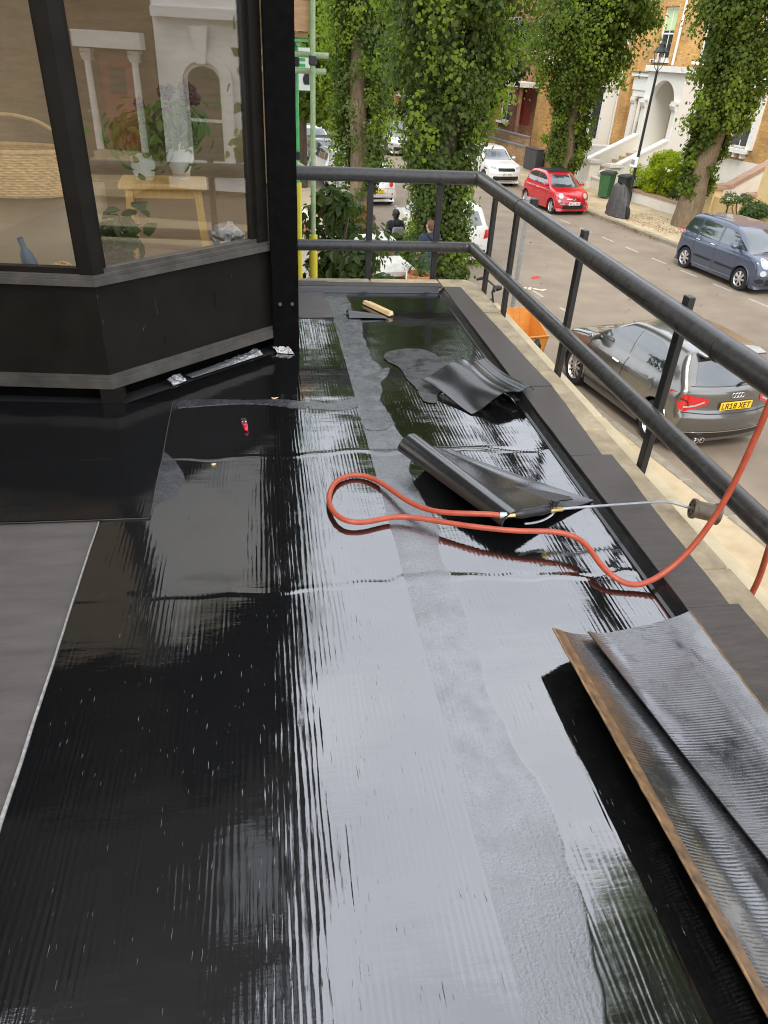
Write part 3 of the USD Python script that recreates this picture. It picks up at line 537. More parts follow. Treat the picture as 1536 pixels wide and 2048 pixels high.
for j in range(17):
    z = .012 + j * .0115; k = .84 + .16 * (j / 16) ** .8; o = oval(z, k, 73); o[:, :2] *= 1 + .018 * np.cos(np.arange(73) * PI * 3 / 4 + j * PI)[:, None]; w.tube(o, .0068, 6)
obj('weave', w, 'wicker', bk); w = MB(); w.add(prism(Polygon(oval(0, .84)[:, :2]), 0., .008)); obj('base', w, 'wicker', bk)
w = MB(); w.tube(oval(.205, 1.01, 60), .011, 7); obj('rim', w, 'wicker', bk)
a = np.linspace(0, PI, 30); w = MB()
for d in (-.006, .006): w.tube(np.c_[.265 * np.cos(a), np.full(30, d) + .004 * np.sin(a * 14), .20 + .15 * np.sin(a)], .0075, 6)
obj('handle', w, 'wicker', bk)
wb = thing('wicker_ball', 'loose ball of brown twigs on the inner ledge by the corner', 'wicker ball', (-.98, 3.72, .50))
obj('stand', bx(-.14, .14, -.06, .10, -.155, -.062, .004), 'cabinet_beige', wb); w = MB()
for k in range(14):
    x, y, d = frame(rng.normal(0, 1, 3)); a = np.linspace(0, 2 * PI, 26); w.tube(np.cos(a)[:, None] * x * .06 + np.sin(a)[:, None] * y * .06 + rng.normal(0, .003, 3), .0035, 5)
obj('twigs', w, 'wicker', wb)
bt = thing('blue_bottle', 'slim blue grey bottle leaning behind the left pane', 'bottle', (-1.12, 3.84, .345))
obj('body', lathe([(0, 0), (.032, 0), (.036, .02), (.036, .18), (.030, .22), (.014, .25), (.014, .30), (0, .30)], 20, xf(ry(-.18), (0, 0, 0))), 'blue_grey', bt, smooth=40)
gp = thing('house_plant', 'dark leafy plant on the floor behind the right pane', 'house plant', (-.78, 4.15, .345))
obj('pot', lathe([(0, 0), (.06, 0), (.08, .13), (.074, .13), (.07, .11), (0, .11)], 20), 'bay_trim', gp, smooth=40); p = rng.normal(0, 1, (90, 3)) * [.07, .06, .07] + [0, 0, .24]
obj('foliage', leaves(p, p - [0, 0, .1], .10, 'oval', 9, .5, .7), 'laurel_leaf', gp, kind='stuff')
kt = thing('foil_bundle', 'crumpled silvery bag at the right below the stool', 'bag', (-.20, 4.33, .345)); m = trimesh.creation.icosphere(3, .08); m.vertices *= 1 + (meshkit.noise(m.vertices * 40, 3)[:, None] - .5) * .7; m.vertices[:, 2] = np.maximum(m.vertices[:, 2], -.07); m.apply_translation((0, 0, .20)); obj('bag', m, 'foil', kt)
obj('box', bx(-.10, .10, -.08, .08, 0, .135), 'cabinet_beige', kt)
# ================================================================ railing
rl = thing('metal_railing', 'black painted pipe railing with two rails round the roof edge', 'railing')
def pipe(pts, r, seed):
    out = []
    for a, b in zip(pts[:-1], pts[1:]):
        n = max(3, int(np.linalg.norm(np.array(b) - a) / .05)); t = np.linspace(0, 1, n)[:, None]; out.append(np.array(a) + (np.array(b) - a) * t)
    return tube(np.vstack(out), r, 20)
RX, RY = 1.555, 5.445
def rail(z, r, z_near, name):
    obj(name, pipe([(RX, -2.2, z_near), (RX, 2.12, z_near + .004), (RX, RY - .04, z)], r, 1), 'rail_paint', rl, smooth=50)
    obj('elbow', tube(spline([(RX, RY - .06, z), (RX - .008, RY - .018, z), (RX - .045, RY, z)], 8), r * 1.03, 20), 'rail_paint', rl, smooth=50)
    obj(name, pipe([(RX - .04, RY, z), (.60, RY, z), (.12, RY, z - .004)], r, 2), 'rail_paint', rl, smooth=50)
rail(.748, .0470, .685, 'top_rail'); rail(.268, .0395, .275, 'lower_rail')
for y in (2.16, 4.45, .2): zz = .685 + (.063 * max(0, y - 2.12) / 3.3); obj('sleeve', cyl((RX, y, zz + .001), (RX, y + .005, zz + .001), .0495, .0495, 20), 'post_paint', rl)
for y, top in ((-.62, .75), (.42, .75), (1.46, .75), (2.52, .765), (3.58, .785), (4.65, .74), (5.15, .75)): obj('post', bx(1.5895, 1.620, y - .022, y + .022, -.26, top, .003), 'post_paint', rl)
for x in (.77, 1.28): obj('post', bx(x - .022, x + .022, 5.458, 5.484, -.28, .73, .003), 'post_paint', rl)
obj('bolt', cyl((1.510, 2.40, .69), (1.505, 2.40, .69), .014, .010, 8), 'dark_hole', rl)
# splits and rub marks on the pipes
def split(y0, y1, z0, z1, x, seed):
    r_ = np.random.default_rng(seed); t = np.linspace(0, 1, 16); p = np.c_[np.full(16, x), y0 + (y1 - y0) * t, z0 + (z1 - z0) * t + r_.normal(0, .0016, 16)]; obj('split', tube(p, .0017 * np.sin(PI * (t * .9 + .05)) + .0004, 4), 'dark_hole', rl)
split(2.60, 3.15, .706, .700, 1.5085, 1); split(2.75, 3.05, .690, .697, 1.5085, 2); split(2.55, 3.5, .2785, .279, 1.5155, 3); split(3.0, 3.9, .268, .272, 1.5155, 4)
# ================================================================ gas torch and its hose
gt = thing('gas_torch', 'roofing gas torch with steel wand, black handle and long red hose', 'gas torch')
H = [(.823, 2.08, .085), (.714, 2.116, .075), (.58, 2.188, .05), (.489, 2.327, .03), (.421, 2.47, .016), (.345, 2.527, .014), (.27, 2.499, .014), (.219, 2.394, .016), (.213, 2.275, .022), (.257, 2.18, .026), (.33, 2.167, .022), (.448, 2.195, .02), (.574, 2.151, .03), (.708, 2.079, .045), (.895, 2.01, .06), (1.001, 1.989, .065), (1.078, 1.94, .06), (1.105, 1.838, .045), (1.133, 1.765, .03), (1.188, 1.732, .016), (1.245, 1.730, .024), (1.31, 1.742, .056), (1.39, 1.76, .14),
     (1.45, 1.775, .27), (1.478, 1.78, .40), (1.490, 1.782, .52), (1.495, 1.782, .63), (1.505, 1.78, .71), (1.555, 1.775, .755), (1.61, 1.77, .70), (1.64, 1.75, .55), (1.645, 1.73, .30), (1.645, 1.715, .13), (1.645, 1.705, .009), (1.645, 1.69, -.10), (1.70, 1.62, -.145), (1.82, 1.45, -.15), (1.885, 1.2, -.22), (1.91, 1.05, -1.2)]
obj('hose', tube(spline(H, 360), .0102, 12), 'hose', gt, smooth=50)
m = MB(); m.cyl((.818, 2.081, .085), (.842, 2.076, .087), .013, .013, 12); obj('hose_clip', m, 'steel', gt)
m = MB(); m.cyl((.840, 2.076, .087), (.874, 2.073, .090), .010, .010, 6); obj('connector', m, 'brass', gt)
obj('handle', tube(spline([(.872, 2.073, .090), (.90, 2.074, .094), (.94, 2.077, .098), (.98, 2.081, .102), (1.008, 2.083, .102)], 16), np.interp(np.linspace(0, 1, 16), [0, .2, .5, .8, 1], [.013, .019, .017, .020, .014]), 12), 'black_plastic', gt, smooth=60)
m = MB(); m.cyl((1.0, 2.083, .098), (1.058, 2.084, .100), .011, .009, 8); m.cyl((1.024, 2.084, .084), (1.024, 2.084, .124), .008, .008, 8); obj('valve_body', m, 'brass', gt)
m = MB(); m.cyl((1.02, 2.084, .119), (1.02, 2.084, .142), .014, .012, 10); m.cyl((1.0, 2.084, .132), (1.04, 2.084, .132), .006, .006, 8); obj('valve_knob', m, 'black_plastic', gt)
m = MB(); m.tube(spline([(1.022, 2.080, .082), (.99, 2.070, .066), (.95, 2.058, .062), (.905, 2.048, .066)], 10), .0045, 6); obj('trigger', m, 'steel', gt)
obj('wand', tube(spline([(1.055, 2.084, .100), (1.20, 2.091, .102), (1.36, 2.098, .103), (1.47, 2.103, .102), (1.508, 2.098, .099), (1.545, 2.088, .091), (1.585, 2.079, .083)], 40), .0055, 10), 'steel', gt, smooth=60)
bd = np.array([.078, -.026, -.010]); b0 = np.array([1.582, 2.080, .083]); x, y, d = frame(bd); Tb = xf(np.c_[x, y, d], b0)
obj('burner', lathe([(0, .0), (.038, 0), (.040, .004), (.040, .013), (.034, .018), (.034, .085), (.041, .090), (.043, .104), (.038, .104), (.035, .080), (0, .076)], 24, Tb), 'burner_steel', gt, smooth=40)
for k in range(7):
    c = (0, 0) if k == 0 else (.024 * math.cos(k * PI / 3), .024 * math.sin(k * PI / 3)); obj('air_hole', lathe([(0, -.0012), (.005, -.0012), (.005, .001)], 8, Tb @ xf(None, (*c, 0))), 'dark_hole', gt)
# ================================================================ felt offcuts
def bend(P0, P1, P2, P3, n=26, m=26, z=None):
    """bilinear sheet from four corners plus z(s, t)"""
    s, t = np.meshgrid(np.linspace(0, 1, n), np.linspace(0, 1, m), indexing='ij'); s, t = s[..., None], t[..., None]
    P = (1 - s) * (1 - t) * np.array(P0, float) + s * (1 - t) * np.array(P1, float) + s * t * np.array(P2, float) + (1 - s) * t * np.array(P3, float)
    if z is not None: P[..., 2] += z(s[..., 0], t[..., 0])
    return P
o1 = thing('felt_offcut', 'curled square of black felt by the upstand in the far half of the roof', 'felt offcut', group=None)
obj('felt_piece', sheet(bend((.805, 3.50, .025), (.985, 3.11, .012), (1.345, 3.245, .046), (1.235, 3.66, .045), 34, 34, lambda s, t: .055 * np.sin(PI * np.clip(t * 1.02, 0, 1)) ** 2 + .035 * np.exp(-((t - .9) / .1) ** 2) + .01 * np.sin(s * 5 + t * 3)), .004), 'felt_offcut_smooth', o1, smooth=60)
obj('lap_strip', sheet(bend((1.055, 3.585, .070), (1.235, 3.205, .030), (1.262, 3.213, .028), (1.085, 3.598, .070), 20, 4, lambda s, t: .008 * np.sin(PI * s)), .003), 'felt_offcut', o1, smooth=60)
# rolled piece beside the torch: one edge curls over, the other lies flat and runs to a point
def roll():
    n, m = 44, 60; s = np.linspace(0, 1, n); a0, a1 = np.array([.585, 2.66]), np.array([.865, 2.075]); ax = (a1 - a0) / np.linalg.norm(a1 - a0); side = np.array([-ax[1], ax[0]]); P = np.zeros((n, m, 3))
    for i, q in enumerate(s):
        R = .064 - .014 * q; c = a0 + (a1 - a0) * q; flat = .20 + .24 * np.clip((q - .05) / .95, 0, 1) ** 1.1
        th = np.linspace(math.radians(178), math.radians(62), 34); X = R * np.cos(th); Z = R + R * np.sin(th)
        x1, z1 = X[-1], Z[-1]; k = np.linspace(0, 1, m - 34 + 1)[1:]; X2 = x1 + k * flat; Z2 = z1 * (1 - k) ** 1.9 + .006 * k + .008 * np.sin(k * 4) * k * (1 - k)
        XX, ZZ = np.r_[X, X2], np.r_[Z, Z2]; P[i, :, :2] = c + side * XX[:, None] + ax * (.10 * np.clip(XX, 0, None) * (1 - q))[:, None]; P[i, :, 2] = ZZ + .003
    return P
o2 = thing('felt_offcut', 'rolled felt offcut with a flat pointed tail, under the torch handle', 'felt offcut')
obj('felt_piece', sheet(roll(), .004), 'felt_roll', o2, smooth=60)
obj('flap', sheet(bend((.905, 2.40, .028), (1.00, 2.235, .018), (1.195, 2.285, .012), (1.19, 2.305, .012), 14, 14, lambda s, t: .006 * np.sin(PI * t)), .003), 'felt_matt', o2, smooth=60)
# long trough-shaped offcut at the near right
def zx(t): return .030 + .070 * np.clip(1 - t / .40, 0, 1) ** 1.8 + .022 * np.clip((t - .72) / .28, 0, 1) ** 2
def zc(s, t): return zx(t) + .005 * np.sin(s * 7) * np.sin(PI * t)
o3 = thing('felt_offcut', 'long trough-shaped felt offcut with brown edges at the near right', 'felt offcut')
obj('felt_piece', sheet(bend((.795, 1.46, 0), (.845, .05, 0), (1.292, .05, 0), (1.292, 1.545, 0), 60, 40, zc), .0045), 'felt_offcut', o3, smooth=60)
P = bend((.795, 1.46, 0), (.845, .05, 0), (1.292, .05, 0), (1.292, 1.545, 0), 60, 40, zc)
obj('sanded_band', sheet(P[:, :4] + [0, 0, .0012], .0008), 'felt_band', o3, smooth=60)
for k, e in ((0, P[:, 0]), (1, P[:, -1])): obj('sanded_edge', tube(e + [0, 0, -.0015] + np.random.default_rng(k).normal(0, .0006, e.shape), .0030, 7), 'felt_edge', o3, smooth=60)
o4 = thing('felt_strip', 'second felt layer lying in the long trough-shaped offcut', 'felt offcut')
P = bend((.915, 1.47, 0), (1.13, .25, 0), (1.285, .25, 0), (1.19, 1.505, 0), 50, 30); tt = np.clip((P[..., 0] - .80) / .49, 0, 1); P[..., 2] = zx(tt) + .011 + .012 * np.linspace(1, 0, 30)[None, :] ** 4 + .004 * np.sin(np.linspace(0, 9, 50))[:, None] + .006 * np.linspace(0, 1, 30)[None, :]
obj('felt_piece', sheet(P, .004), 'felt_offcut', o4, smooth=60)
o5 = thing('felt_strip', 'narrow curled felt scrap beside the timber stick at the far end', 'felt offcut')
obj('felt_piece', sheet(bend((.525, 4.70, .006), (.765, 4.64, .006), (.80, 4.58, .004), (.535, 4.585, .004), 24, 14, lambda s, t: .035 * np.sin(PI * t) * (1 - s) ** .6), .003), 'felt_offcut_smooth', o5, smooth=60)
o6 = thing('torn_felt', 'flat torn grey felt scrap stuck to the roof beside the curled square', 'felt offcut')
P = np.vstack([spline([(.685, 3.96), (.78, 4.01), (.93, 4.0), (.99, 3.85), (1.0, 3.60), (.93, 3.42), (.86, 3.34), (.83, 3.25), (.79, 3.26), (.765, 3.42), (.74, 3.56), (.72, 3.74), (.67, 3.83), (.665, 3.91), (.685, 3.96)], 90) + np.random.default_rng(4).normal(0, .0025, (90, 2))])
obj('felt_piece', prism(P, -.0008, .0014), 'felt_scrap', o6)
tb = thing('timber_offcut', 'short pale split timber stick lying at the far end of the roof', 'timber', (.75, 4.77, .002), 28.5 + 90)
obj('stick', trimesh.convex.convex_hull(np.array([(-.155, -.018, 0), (-.155, .020, 0), (.15, -.014, 0), (.155, .016, 0), (-.15, -.016, .026), (-.152, .014, .028), (.15, -.012, .022), (.152, .012, .022), (-.168, .0, .012)])), 'timber', tb)
obj('splinter', trimesh.convex.convex_hull(np.array([(-.14, .012, .022), (.12, .010, .021), (.10, -.004, .032), (-.15, .0, .034)])), 'timber', tb)
kn = thing('lighter', 'small red lighter with a shiny head on the glossy felt by the bay', 'lighter', (-.122, 3.03, .002), 8)
obj('body', hullspheres([((0, -.055, .009), .009), ((.004, -.01, .009), .010), ((-.002, .01, .009), .009)], 10), 'red_plastic', kn, smooth=50)
obj('head', bx(-.012, .012, .012, .055, .001, .016, .003), 'bright_metal', kn); obj('blade', bx(-.004, .004, -.02, .03, .017, .0195), 'bright_metal', kn)

# chipped paint on the bay panel and along its corner
for k, (s_, z_, l_, w_) in enumerate(((.30, .385, .05, .0012), (.305, .36, .025, .0018), (.215, .30, .016, .003), (.226, .312, .014, .0016), (.78, .46, .012, .002), (.004, .50, .014, .003), (.012, .38, .022, .002))):
    obj('paint_chip', slab(*part_of(C0, E0, s_, s_ + w_), z_, z_ + l_, -.001, .0006), 'bay_trim', house)
for k, (s_, z_, l_, w_) in enumerate(((.66, .33, .07, .004), (.33, .20, .05, .003))): obj('paint_scuff', slab(*part_of(C0, E0, s_, s_ + w_), z_, z_ + l_, -.001, .0005), 'bay_post', house)
# ================================================================ ground, road, pavements
def vubox(v0, v1, u0, u1, z0, z1, b=0.):
    v, f = arr(bx(v0, v1, u0, u1, z0, z1, b)); c, s = math.cos(SA), math.sin(SA); return np.c_[v[:, 0] * c - v[:, 1] * s, v[:, 0] * s + v[:, 1] * c, v[:, 2]], f
obj('ground', (np.array([(-400, -400, -3.62), (400, -400, -3.62), (400, 400, -3.62), (-400, 400, -3.62)]), np.array([(0, 1, 2), (0, 2, 3)])), 'soil', kind='structure')
road = thing('road', None, None, S(0, 0, 0), SR, kind='structure')
obj('surface', bx(7.0, 16.75, -60, 160, GZ - .1, GZ), 'asphalt', road)
for i in range(34):
    u = 1.5 + i * 1.42
    if u < 46: obj('dash', bx(9.37, 9.45, u, u + .55, GZ - .003, GZ + .004), 'road_paint', road)
    obj('dash', bx(14.94, 15.02, u + 1.2, u + 1.2 + .72, GZ - .003, GZ + .004), 'road_paint', road)
for name, v0, v1, far in (('near_pavement', 4.95, 7.0, False), ('far_pavement', 16.75, 20.0, True)):
    pv_ = thing(name, None, None, S(0, 0, 0), SR, kind='structure')
    obj('bed', bx(v0, v1, -60, 160, GZ - .1, PZ - .012), 'paving', pv_)
    k0, k1 = (v0, v1 - .16) if not far else (v0 + .16, v1)
    nv = 3 if not far else 5; w = (k1 - k0) / nv; uu = (8, 24) if not far else (20.5, 42)
    for j in range(nv):
        for i in range(int((uu[1] - uu[0]) / .9)):
            u = uu[0] + i * .9 + (.45 if j % 2 else 0); obj('paving_slab', bx(k0 + j * w + .004, k0 + (j + 1) * w - .004, u + .004, u + .896, PZ - .05, PZ + rng.uniform(-.004, .003)), 'paving', pv_)
    kv = (v1 - .16, v1 + .01) if not far else (v0 - .01, v0 + .16)
    for i in range(50):
        u = 5 + i * .95; obj('kerb_stone', bx(kv[0], kv[1], u + .004, u + .945, GZ - .08, PZ + rng.uniform(-.003, .006), .015), 'kerbstone', pv_)
    obj('kerb_run', bx(kv[0], kv[1], 52.5, 160, GZ - .08, PZ), 'kerbstone', pv_); obj('kerb_run', bx(kv[0], kv[1], -60, 5, GZ - .08, PZ), 'kerbstone', pv_)
obj('front_garden', vubox(-2, 4.94, 5.9, 60, GZ - .15, GZ + .06), 'concrete', kind='structure')
obj('front_garden', vubox(1.75, 4.94, -30, 5.9, GZ - .15, GZ + .05), 'concrete', kind='structure')
# fallen leaves along the far kerb and by the tree
def scatter_leaves(n, v0, v1, u0, u1, z, seed, size=.05):
    r = np.random.default_rng(seed); v, u = r.uniform(v0, v1, n), r.uniform(u0, u1, n); p = np.c_[v * math.cos(SA) - u * math.sin(SA), v * math.sin(SA) + u * math.cos(SA), np.full(n, z + .02)]
    return leaves(p, np.tile([0, 0, 1.], (n, 1)), size, 'quad', seed, .3)
d = MB(); d.add(scatter_leaves(600, 16.45, 16.85, 21, 27.5, GZ + .06, 1)); d.add(scatter_leaves(420, 17.2, 19.2, 21.5, 25, PZ, 2)); d.add(scatter_leaves(260, 16.3, 16.6, 27.5, 34, GZ, 3)); d.add(scatter_leaves(60, 5.2, 6.9, 9, 12.5, PZ, 5, .06)); d.add(scatter_leaves(70, 7.1, 16, 12, 24, GZ, 6))
tag(obj('fallen_leaves', d, 'dry_leaf'), 'dry brown leaves drifted along the far kerb and under the trees', 'leaves', kind='stuff')
m = MB(); m.add(trimesh.convex.convex_hull(np.array([(-.16, -.05, 0), (.15, -.06, 0), (.17, .03, 0), (-.12, .07, 0), (-.1, 0, .05), (.1, .0, .045)])))
o = thing('red_litter', 'flat red scrap lying on the road', 'litter', S(10.08, 17.36, GZ + .003), 30); obj('scrap', m, 'litter_red', o)
o = thing('pale_litter', 'pale scraps of paper trailing over the road beside the grey post', 'litter', S(9.3, 16.4, GZ + .003), 20); m = MB()
for k in range(6): m.add(bx(-.1, .1, -.04, .04, 0, .02, .004), xf(rz(k * 1.3), (k * .13 - .3, .3 - k * .11, 0)))
obj('paper', m, 'litter_pale', o)
# ================================================================ houses across the street
def wall_holes(x0, x1, y0, y1, z0, z1, holes):
    ys = sorted({y0, y1, *[h[0] for h in holes], *[h[1] for h in holes]}); m = MB()
    for a, b in zip(ys[:-1], ys[1:]):
        hs = sorted([(h[2], h[3]) for h in holes if h[0] <= a and h[1] >= b]); z = z0
        for h in hs:
            if h[0] > z: m.box(x0, x1, a, b, z, h[0])
            z = h[1]
        if z < z1: m.box(x0, x1, a, b, z, z1)
    return m
def sash(parent, y0, y1, z0, z1, x=.12, bars=1, blind=None, fw=.09, meet=.5):
    w = thing('window', None, None, parent=parent); m = MB()
    m.box(x, x + .10, y0, y0 + fw, z0, z1); m.box(x, x + .10, y1 - fw, y1, z0, z1); m.box(x, x + .10, y0 + fw, y1 - fw, z1 - fw, z1); m.box(x, x + .10, y0 + fw, y1 - fw, z0, z0 + fw)
    obj('frame', m, 'window_white', w); zm = z0 + (z1 - z0) * meet; m = MB(); m.box(x + .01, x + .08, y0 + fw, y1 - fw, zm - .03, zm + .03)
    for k in range(bars): yy = y0 + (y1 - y0) * (k + 1) / (bars + 1); m.box(x + .02, x + .07, yy - .018, yy + .018, z0 + fw, zm - .03); m.box(x + .02, x + .07, yy - .018, yy + .018, zm + .03, z1 - fw)
    obj('glazing_bar', m, 'window_white', w); obj('pane', bx(x + .04, x + .05, y0 + fw, y1 - fw, z0 + fw, z1 - fw), 'house_pane', w)
    if blind: obj('blind', bx(x + .033, x + .038, y0 + fw, y1 - fw, blind[0], blind[1]), blind[2], w)
    return w
def sill(parent, y0, y1, z, d=.16, h=.12, m='window_white'):
    s = obj('sill', bx(-d, .12, y0 - .12, y1 + .12, z - h, z), m, parent)
    return s
def capital(p, y, z, x=-.1, w=.34, h=.36, m='window_white'):
    b = MB(); b.box(x - .04, .0, y - w * .38, y + w * .38, z, z + h * .7); b.box(x - .10, .0, y - w * .56, y + w * .56, z + h * .72, z + h)
    for k in range(5):
        a = (k - 2) * w * .2; b.add(hullspheres([((x - .05, y + a, z + h * .15), .035), ((x - .10, y + a * 1.15, z + h * .5), .045), ((x - .13, y + a * 1.2, z + h * .62), .028)], 8))
    return obj('capital', b, m, p)
HZ = PZ
h1 = thing('brick_house', 'tall yellow brick house with white arched porch and carved window heads', 'house', S(25.5, 0, HZ), SR)
holes = [(35.0, 36.5, 1.3, 3.42), (34.85, 35.95, 5.1, 7.25), (31.6, 32.7, 5.1, 7.25), (38.95, 40.05, 5.1, 7.25), (28.0, 29.3, 2.0, 4.0), (28.1, 29.2, 5.1, 7.2), (32.0, 33.5, 1.35, 4.0)]
obj('wall', wall_holes(0, .35, 26.2, 41.4, 0, 10.5, holes), 'brick_stock', h1)
obj('wall', bx(.36, 9, 26.2, 41.4, 0, 10.45), 'brick_stock', h1)
for y0, y1 in ((37.35, 38.15),): obj('brick_pier', bx(-.14, 0, y0, y1, 0, 10.4), 'brick_stock', h1)
sash(h1, 35.0, 36.5, 1.3, 3.42, bars=1, blind=(2.3, 3.35, 'curtain')); sill(h1, 34.5, 36.95, 1.3, .3, .14)
for y in (34.75, 35.55, 36.75): 
    if y != 35.55: obj('pilaster', bx(-.14, 0, y - .17, y + .17, 1.3, 3.1), 'window_white', h1); capital(h1, y, 3.1)
obj('pilaster', cyl((-.02, 36.35, 1.3), (-.02, 36.35, 3.42), .09, .08, 14), 'window_white', h1); obj('pilaster', cyl((-.02, 35.12, 1.3), (-.02, 35.12, 3.42), .09, .08, 14), 'window_white', h1)
for k in range(5): obj('sill_bracket', bx(-.24, 0, 34.6 + k * .52, 34.74 + k * .52, 1.0, 1.155), 'window_white', h1)
obj('entablature', bx(-.16, 0, 34.5, 36.95, 3.47, 3.75), 'window_white', h1); obj('entablature', bx(-.20, 0, 34.42, 37.0, 3.752, 4.35), 'window_white', h1); obj('entablature', bx(-.32, 0, 34.3, 37.1, 4.352, 4.52), 'window_white', h1)
obj('lead_cap', bx(-.36, 0, 34.25, 37.15, 4.522, 4.56), 'slate', h1)
sash(h1, 34.85, 35.95, 5.1, 7.25, bars=1, blind=(6.3, 7.16, 'blind')); sill(h1, 34.85, 35.95, 5.1)
sash(h1, 31.6, 32.7, 5.1, 7.25); sill(h1, 31.6, 32.7, 5.1); sash(h1, 38.95, 40.05, 5.1, 7.25); sill(h1, 38.95, 40.05, 5.1); sash(h1, 28.1, 29.2, 5.1, 7.2); sill(h1, 28.1, 29.2, 5.1)
sash(h1, 28.0, 29.3, 2.0, 4.0, blind=(2.9, 3.9, 'curtain')); sill(h1, 27.9, 29.4, 2.0, .3, .16); 
for y in (27.78, 29.52): obj('pilaster', bx(-.12, 0, y - .16, y + .16, 2.0, 3.9), 'window_white', h1); capital(h1, y, 3.9)
obj('entablature', bx(-.25, 0, 27.5, 29.8, 4.27, 4.75), 'window_white', h1)
for k in range(4): obj('sill_bracket', bx(-.24, 0, 27.9 + k * .46, 28.04 + k * .46, 1.66, 1.835), 'window_white', h1)
obj('rendered_base', bx(-.03, -.002, 26.2, 31.2, 0, 1.55), 'render_white', h1)
# left bay
obj('bay_wall', bx(-.75, 0, 38.5, 40.9, 0, 1.25), 'render_white', h1); obj('lintel', bx(-.85, 0, 38.4, 41.0, 3.75, 4.3), 'window_white', h1)
for y in (38.6, 39.7, 40.8): obj('bay_post', bx(-.74, -.55, y - .1, y + .1, 1.25, 3.75), 'window_white', h1)
obj('bay_pane', bx(-.66, -.64, 38.7, 39.6, 1.27, 3.74), 'house_pane', h1); obj('bay_pane', bx(-.66, -.64, 39.8, 40.7, 1.27, 3.74), 'house_pane', h1); obj('bay_post', bx(-.55, 0, 38.5, 38.62, 1.25, 3.75), 'window_white', h1)
# porch with round arch, door and steps
po = thing('porch', None, None, parent=h1)
a = np.linspace(0, PI, 25); arch = Polygon(np.vstack([[(34.15, 1.3)], [(34.15, 4.62)], [(31.35, 4.62)], [(31.35, 1.3)], [(31.8, 1.3)], np.c_[32.75 - .95 * np.cos(a), 3.35 + .95 * np.sin(a)], [(33.7, 1.3)]]))
Tf = xf(np.array([[0, 0, -1], [1, 0, 0], [0, 1, 0]]))      # polygon (y, z) extruded towards the street
obj('arch', MB().add(prism(arch, 1.1, 1.4), Tf), 'window_white', po)
obj('side_wall', bx(-1.1, 0, 31.36, 31.8, 1.3, 4.62), 'window_white', po); obj('side_wall', bx(-1.1, 0, 33.7, 34.14, 1.3, 4.62), 'window_white', po)
obj('cornice', bx(-1.55, 0, 31.2, 34.3, 4.625, 4.86), 'window_white', po); obj('ceiling', bx(-1.1, 0, 31.8, 33.7, 4.35, 4.61), 'window_white', po)
for y in (31.57, 33.93): obj('pilaster', bx(-1.46, -1.401, y - .15, y + .15, 1.3, 3.15), 'window_white', po); capital(po, y, 3.15, x=-1.48)
dr = obj('door', bx(.05, .14, 32.1, 33.4, 1.36, 3.6), 'render_white', po)
for y in (32.3, 32.9): 
    for z in (1.55, 2.5): obj('door_panel', bx(.035, .049, y, y + .42, z, z + .8), 'window_white', po)
obj('landing', bx(-1.6, 0, 31.3, 34.2, 0, 1.3), 'render_white', po)
for k in range(8): obj('step', bx(-1.6 - (k + 1) * .36, -1.6 - k * .36, 31.7, 33.8, 0, 1.15 - k * .145), 'paving', po)
for y in (31.4, 33.8):
    s = Polygon([(-5.0, 0), (-5.0, .45), (-4.6, .5), (-1.5, 1.9), (-1.4, 1.9), (-1.4, 0)]); obj('flank_wall', MB().add(prism(s, y, y + .3), xf(np.array([[1, 0, 0], [0, 0, 1], [0, 1, 0]]))), 'render_white', po)
    c = Polygon([(-5.05, .452), (-4.6, .502), (-1.5, 1.902), (-1.5, 2.0), (-4.65, .58), (-5.05, .53)]); obj('flank_coping', MB().add(prism(c, y - .04, y + .34), xf(np.array([[1, 0, 0], [0, 0, 1], [0, 1, 0]]))), 'window_white', po)
obj('downpipe', cyl((-.08, 34.3, 4.9), (-.08, 34.3, 10.3), .06), 'window_white', h1); obj('downpipe', cyl((-.08, 38.32, 0), (-.08, 38.32, 10.3), .05), 'window_white', h1)
obj('eaves', bx(-.3, 0, 26.2, 41.4, 10.2, 10.5), 'window_white', h1); obj('roof', trimesh.convex.convex_hull(np.array([(-.35, 26.0, 10.52), (-.35, 41.6, 10.52), (9.3, 26.0, 10.52), (9.3, 41.6, 10.52), (4.5, 27.5, 14), (4.5, 40, 14)])), 'slate', h1)
# neighbour with the porch canopy, further off
h2 = thing('brick_house', 'low red brown brick house with a flat porch canopy at the end of the street', 'house', S(24.2, 0, HZ), SR)
holes = [(45.6, 47.0, 1.2, 3.3), (48.5, 50.0, 1.2, 3.2), (45.2, 46.4, 5, 7), (48.6, 49.9, 5, 7)]
obj('wall', wall_holes(0, .35, 42.6, 54, 0, 9, holes), 'brick_red', h2); obj('wall', bx(.36, 8, 42.6, 54, 0, 8.95), 'brick_red', h2)
for h in holes[1:]: sash(h2, *h); sill(h2, h[0], h[1], h[2])
obj('door', bx(.12, .2, 45.6, 47.0, 1.2, 3.3), 'door_red', h2); obj('canopy', bx(-1.6, 0, 44.2, 48.0, 3.35, 3.6), 'stone_white', h2); obj('canopy_post', bx(-1.5, -1.35, 44.4, 44.55, 0, 3.34), 'brick_red', h2); obj('bay_lintel', bx(-.2, 0, 42.9, 44.6, 4.6, 5.0), 'window_white', h2)
obj('bay_wall', bx(-.5, 0, 42.8, 44.1, 0, 4.58), 'brick_stock', h2)
obj('roof', trimesh.convex.convex_hull(np.array([(-.4, 42.4, 9), (-.4, 54.2, 9), (8.3, 42.4, 9), (8.3, 54.2, 9), (4, 44, 12), (4, 53, 12)])), 'slate', h2)
h5 = thing('brick_house', 'pale brick house far down the street behind the trees', 'house', S(25, 0, HZ), SR)
holes = [(58 + 3 * k, 59.3 + 3 * k, z, z + 2) for k in range(6) for z in (1.3, 5)]
